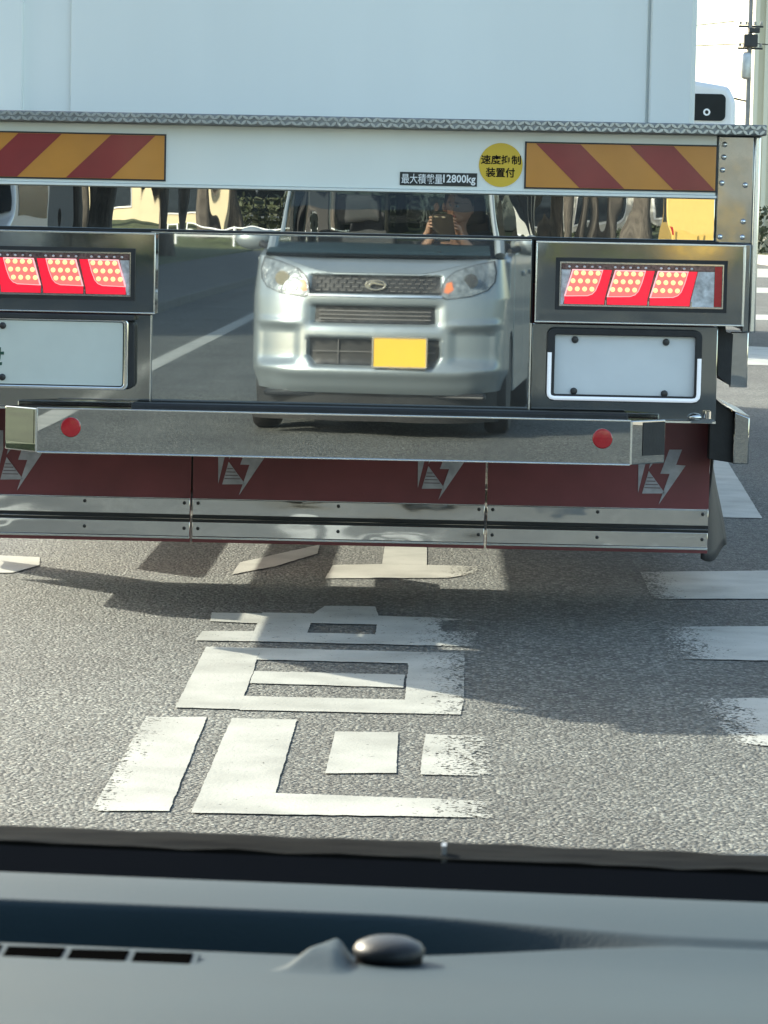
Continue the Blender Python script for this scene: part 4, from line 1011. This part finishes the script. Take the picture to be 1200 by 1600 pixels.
up = thing('utility_pole', (9.40, 100, 0), 'grey concrete utility pole carrying cables and a transformer, far right', 'utility pole')
obj('pole', MB().tube([(0, 0, 0), (0, 0, 9.5)], [.085, .065], 12), M['pole'], up, smooth=True)
obj('transformer', MB().lathe([(.05, 5.72), (.15, 5.78), (.17, 5.9), (.17, 6.45), (.14, 6.52), (.05, 6.56)], (-.12, -.22, 0), 'z', 14), M['metal'], up, smooth=40)
obj('switch_box', MB().box(-.20, .22, -.30, .10, 6.72, 7.1).box(-.05, .28, -.25, .0, 7.15, 7.3), M['dark'], up, .02)
for z in (6.68, 7.35): obj('cross_arm', MB().box(-.36, .40, -.05, .05, z-.03, z+.03), M['dark'], up)
obj('bracket', MB().tube([(0, 0, 5.05), (-.5, 0, 5.15)], .03, 6), M['dark'], up)
ins = MB().lathe([(.03, 0), (.055, .02), (.03, .05), (.05, .07), (.02, .11)], (0, 0, 0), 'z', 8).mesh('insulator')
for z in (6.73, 7.40):
    for x in (-.3, -.12, .15, .34): link('insulator', ins, M['conc'], up, (x, 0, z))
def cable(x0, z0, x1, z1, y, sag, label):
    o = obj('overhead_cable', MB().tube([(x0+(x1-x0)*t/14, y+.0*t, z0+(z1-z0)*t/14-sag*4*(t/14)*(1-t/14)) for t in range(15)], .016, 5), M['wire'], smooth=True)
    tag(o, label, 'cable', 'cables strung to the utility pole')
cable(-14, 6.6, 9.5, 6.84, 100, .35, 'thin black overhead cable just above the lower cross arm of the utility pole')
cable(-14, 6.5, 8.9, 7.5, 100, .5, 'thin black overhead cable at the top arm of the utility pole')
cable(9.5, 6.84, 34, 6.6, 100, .4, 'thin black overhead cable running right from the utility pole')
cable(-14, 5.2, 9.0, 5.15, 100, .5, 'lowest thin black overhead cable, on the side bracket of the utility pole')

# ------------------------------------------------------------------ what stands behind the car and shows in the steel
def tree(loc, seed, h, r, lean, label, group, crown_r=2.2, n=1500):
    t = thing('street_tree', loc, label, 'tree', group=group)
    rg = random.Random(seed); tops = []
    tr = MB(); pts = []; x = y = 0
    for k in range(7):
        q = k/6; pts.append((lean[0]*q**1.3+.10*rg.uniform(-1, 1)*q, lean[1]*q**1.3+.10*rg.uniform(-1, 1)*q, h*.55*q-.1*(k == 0)))
    tr.tube(pts, [r*(1.35 if k == 0 else 1-.45*k/6) for k in range(7)], 10)
    end = Vector(pts[-1])
    for k in range(5):
        a = 2*pi*k/5+rg.uniform(-.4, .4); l = h*.3*rg.uniform(.7, 1.1)
        e = end+Vector((cos(a)*l*.8, sin(a)*l*.8, l*.75)); mid = end+(e-end)*.5+Vector((0, 0, .12*l))
        tr.tube([tuple(end-Vector((0, 0, .2))), tuple(mid), tuple(e)], [r*.42, r*.28, r*.12], 6); tops.append(e)
    obj('trunk', tr, M['bark'], t, smooth=60)
    cs = [(e, crown_r*rg.uniform(.45, .7)) for e in tops]+[(end+Vector((0, 0, h*.3)), crown_r*.7)]
    def fn(r_):
        while True:
            c, rr = r_.choice(cs); v = Vector((r_.gauss(0, 1), r_.gauss(0, 1), r_.gauss(0, 1))).normalized()*rr*r_.random()**.45; p = c+v
            if noise.noise(p*1.1) > -.2: return p
    link('foliage', leafmesh(n, fn, .17, seed), M['leaf'], t)
    return t
GL = 'street trees along the left pavement behind the car'
t0 = [tree((-7.2, -12, .1), 11, 8.5, .24, (.3, .2), 'leafy street tree on the left verge behind the car', GL, 2.3),
      tree((-7.0, -19, .1), 12, 9.0, .27, (-.2, .3), 'leafy street tree on the left verge behind the car', GL, 2.5)]
for k in range(7): copy_tree(t0[k % 2], None, (-7.3+.5*random.uniform(-1, 1), -26-7.0*k, .1), random.uniform(0, 6.3))
GT = 'trees across the junction behind the car'
t1 = [tree((-10.4, -100, .5), 21, 10, .36, (.5, 0), 'thick-trunked tree on the far verge behind the car', GT, 2.6),
      tree((-7.6, -100.5, .5), 22, 10, .40, (-1.3, .3), 'thick-trunked tree on the far verge behind the car', GT, 2.6)]
for i, (x, y) in enumerate(((-8.7, -99.4), (-5.6, -101), (-13.2, -100), (2.9, -100), (4.0, -101), (4.9, -99.6), (6.0, -100.6), (7.2, -100), (8.8, -101), (-3.9, -100.4), (-1.5, -100.6))):
    copy_tree(t1[i % 2], None, (x, y, .5), random.uniform(0, 6.3))
def building(name, loc, wdt, dep, hgt, m, label, rows, cols, win_h=1.4, z0=1.0):
    b = thing(name, loc, label, 'building')
    obj('wall', MB().box(-wdt/2, wdt/2, -dep, 0, 0, hgt), M[m], b)
    obj('roof', MB().box(-wdt/2-.3, wdt/2+.3, -dep-.3, .3, hgt, hgt+.3), M['roof'], b)
    for r in range(rows):
        for c in range(cols):
            xx = -wdt/2+wdt*(c+.5)/cols; zz = z0+3.2*r
            f = obj('window', MB().box(xx-.75, xx+.75, -.02, .06, zz-.08, zz+win_h+.08), M['inkw'], b)
            obj('pane', MB().box(xx-.68, xx+.68, .05, .075, zz, zz+win_h), M['win'], f)
    return b
building('shade_terrace', (-15.5, -4, 0), 9, 70, 7.5, 'roof', 'long grey terrace added to shade the left side of the road behind the car', 2, 3)  # added block: its shadow darkens the road seen in the steel
building('cream_house', (-14.6, -112, .3), 11, 8, 6.4, 'cream', 'cream rendered two-storey house behind the car', 2, 4)
building('white_house', (-8.2, -118, .3), 6, 8, 6.2, 'bwhite', 'white rendered two-storey house behind the car', 2, 3)
building('beige_warehouse', (9.5, -113, .3), 20, 12, 7, 'pale', 'long pale warehouse behind the car', 2, 7)
hedge('hedge', (-3.2, -104, .6), 9, 1.6, 1.5, 5, 'clipped green hedge on the verge behind the car')
hedge('hedge', (5.0, -105, .6), 9, 1.4, .35, 6, 'low brownish hedge before the pale warehouse')
rail = thing('guard_rail', (-6.6, -97.6, 0), 'white tubular guard rail along the junction behind the car', 'guard rail')
rr_ = MB(); rr_.tube([(-3, 0, .75), (3.4, 0, .75)], .035, 8); rr_.tube([(-3, 0, .45), (3.4, 0, .45)], .03, 8); obj('rail', rr_, M['inkw'], rail, smooth=True)
for k in range(4): obj('post', MB().tube([(-3+2.1*k, 0, 0), (-3+2.1*k, 0, .8)], .04, 8), M['inkw'], rail, smooth=True)
def van(name, loc, wdt, lng, hgt, m, label, cat, rz=0):
    v = thing(name, loc, label, cat, rz)
    hw = wdt/2
    obj('body', MB().prism([(0, .35), (.05, .95), (-.55, 1.15), (-1.15, hgt-.08), (-1.5, hgt), (-lng+.1, hgt), (-lng, .9), (-lng, .35)], -hw, hw, 'x'), M[m], v, .07)
    obj('windscreen', MB().add([(-hw+.1, -.57, 1.19), (hw-.1, -.57, 1.19), (hw-.18, -1.10, hgt-.14), (-hw+.18, -1.10, hgt-.14)], [(0, 1, 2, 3)]).mesh('x') and MB().prism([(-.56, 1.20), (-.53, 1.22), (-1.06, hgt-.12), (-1.12, hgt-.16)], -hw+.12, hw-.12, 'x'), M['dglass'], v)
    for s in (-1, 1):
        obj('headlight', MB().box(s*(hw-.25)-.15, s*(hw-.25)+.15, -.04, .075, .72, .90), M['hl'], v, .02)
        obj('side_window', MB().box(min(s*hw, s*(hw+.012)), max(s*hw, s*(hw+.012)), -lng+.4, -1.5, 1.1, hgt-.25), M['dglass'], v)
        for y in (-.85, -lng+.8): obj('wheel', MB().lathe([(.18, -.1), (.30, -.09), (.32, -.06), (.32, .06), (.30, .09), (.18, .1)], (s*(hw-.08), y, .32), 'x', 20), M['tyre'], v, smooth=50)
    obj('grille', MB().box(-.45, .45, .02, .07, .55, .72), M['grille'], v); obj('bumper', MB().box(-hw+.03, hw-.03, -.1, .10, .30, .52), M[m], v, .05)
    return v
yv = None
van('parked_van', (-7.0, -27, 0), 1.7, 4.4, 1.95, 'wvan', 'white van standing beside the road behind the car', 'van')
van('yellow_van', (7.9, -84, 0), 1.55, 4.8, 2.3, 'yvan', 'yellow delivery van standing at the junction behind the car', 'van', pi)

yv = [o for o in bpy.data.objects if o.name.startswith('yellow_van')][0]
for s in (-1, 1): obj('rear_lamp', MB().box(s*.72-.04, s*.72+.04, -5.03, -4.99, .75, 1.0), M['redlens'], yv)
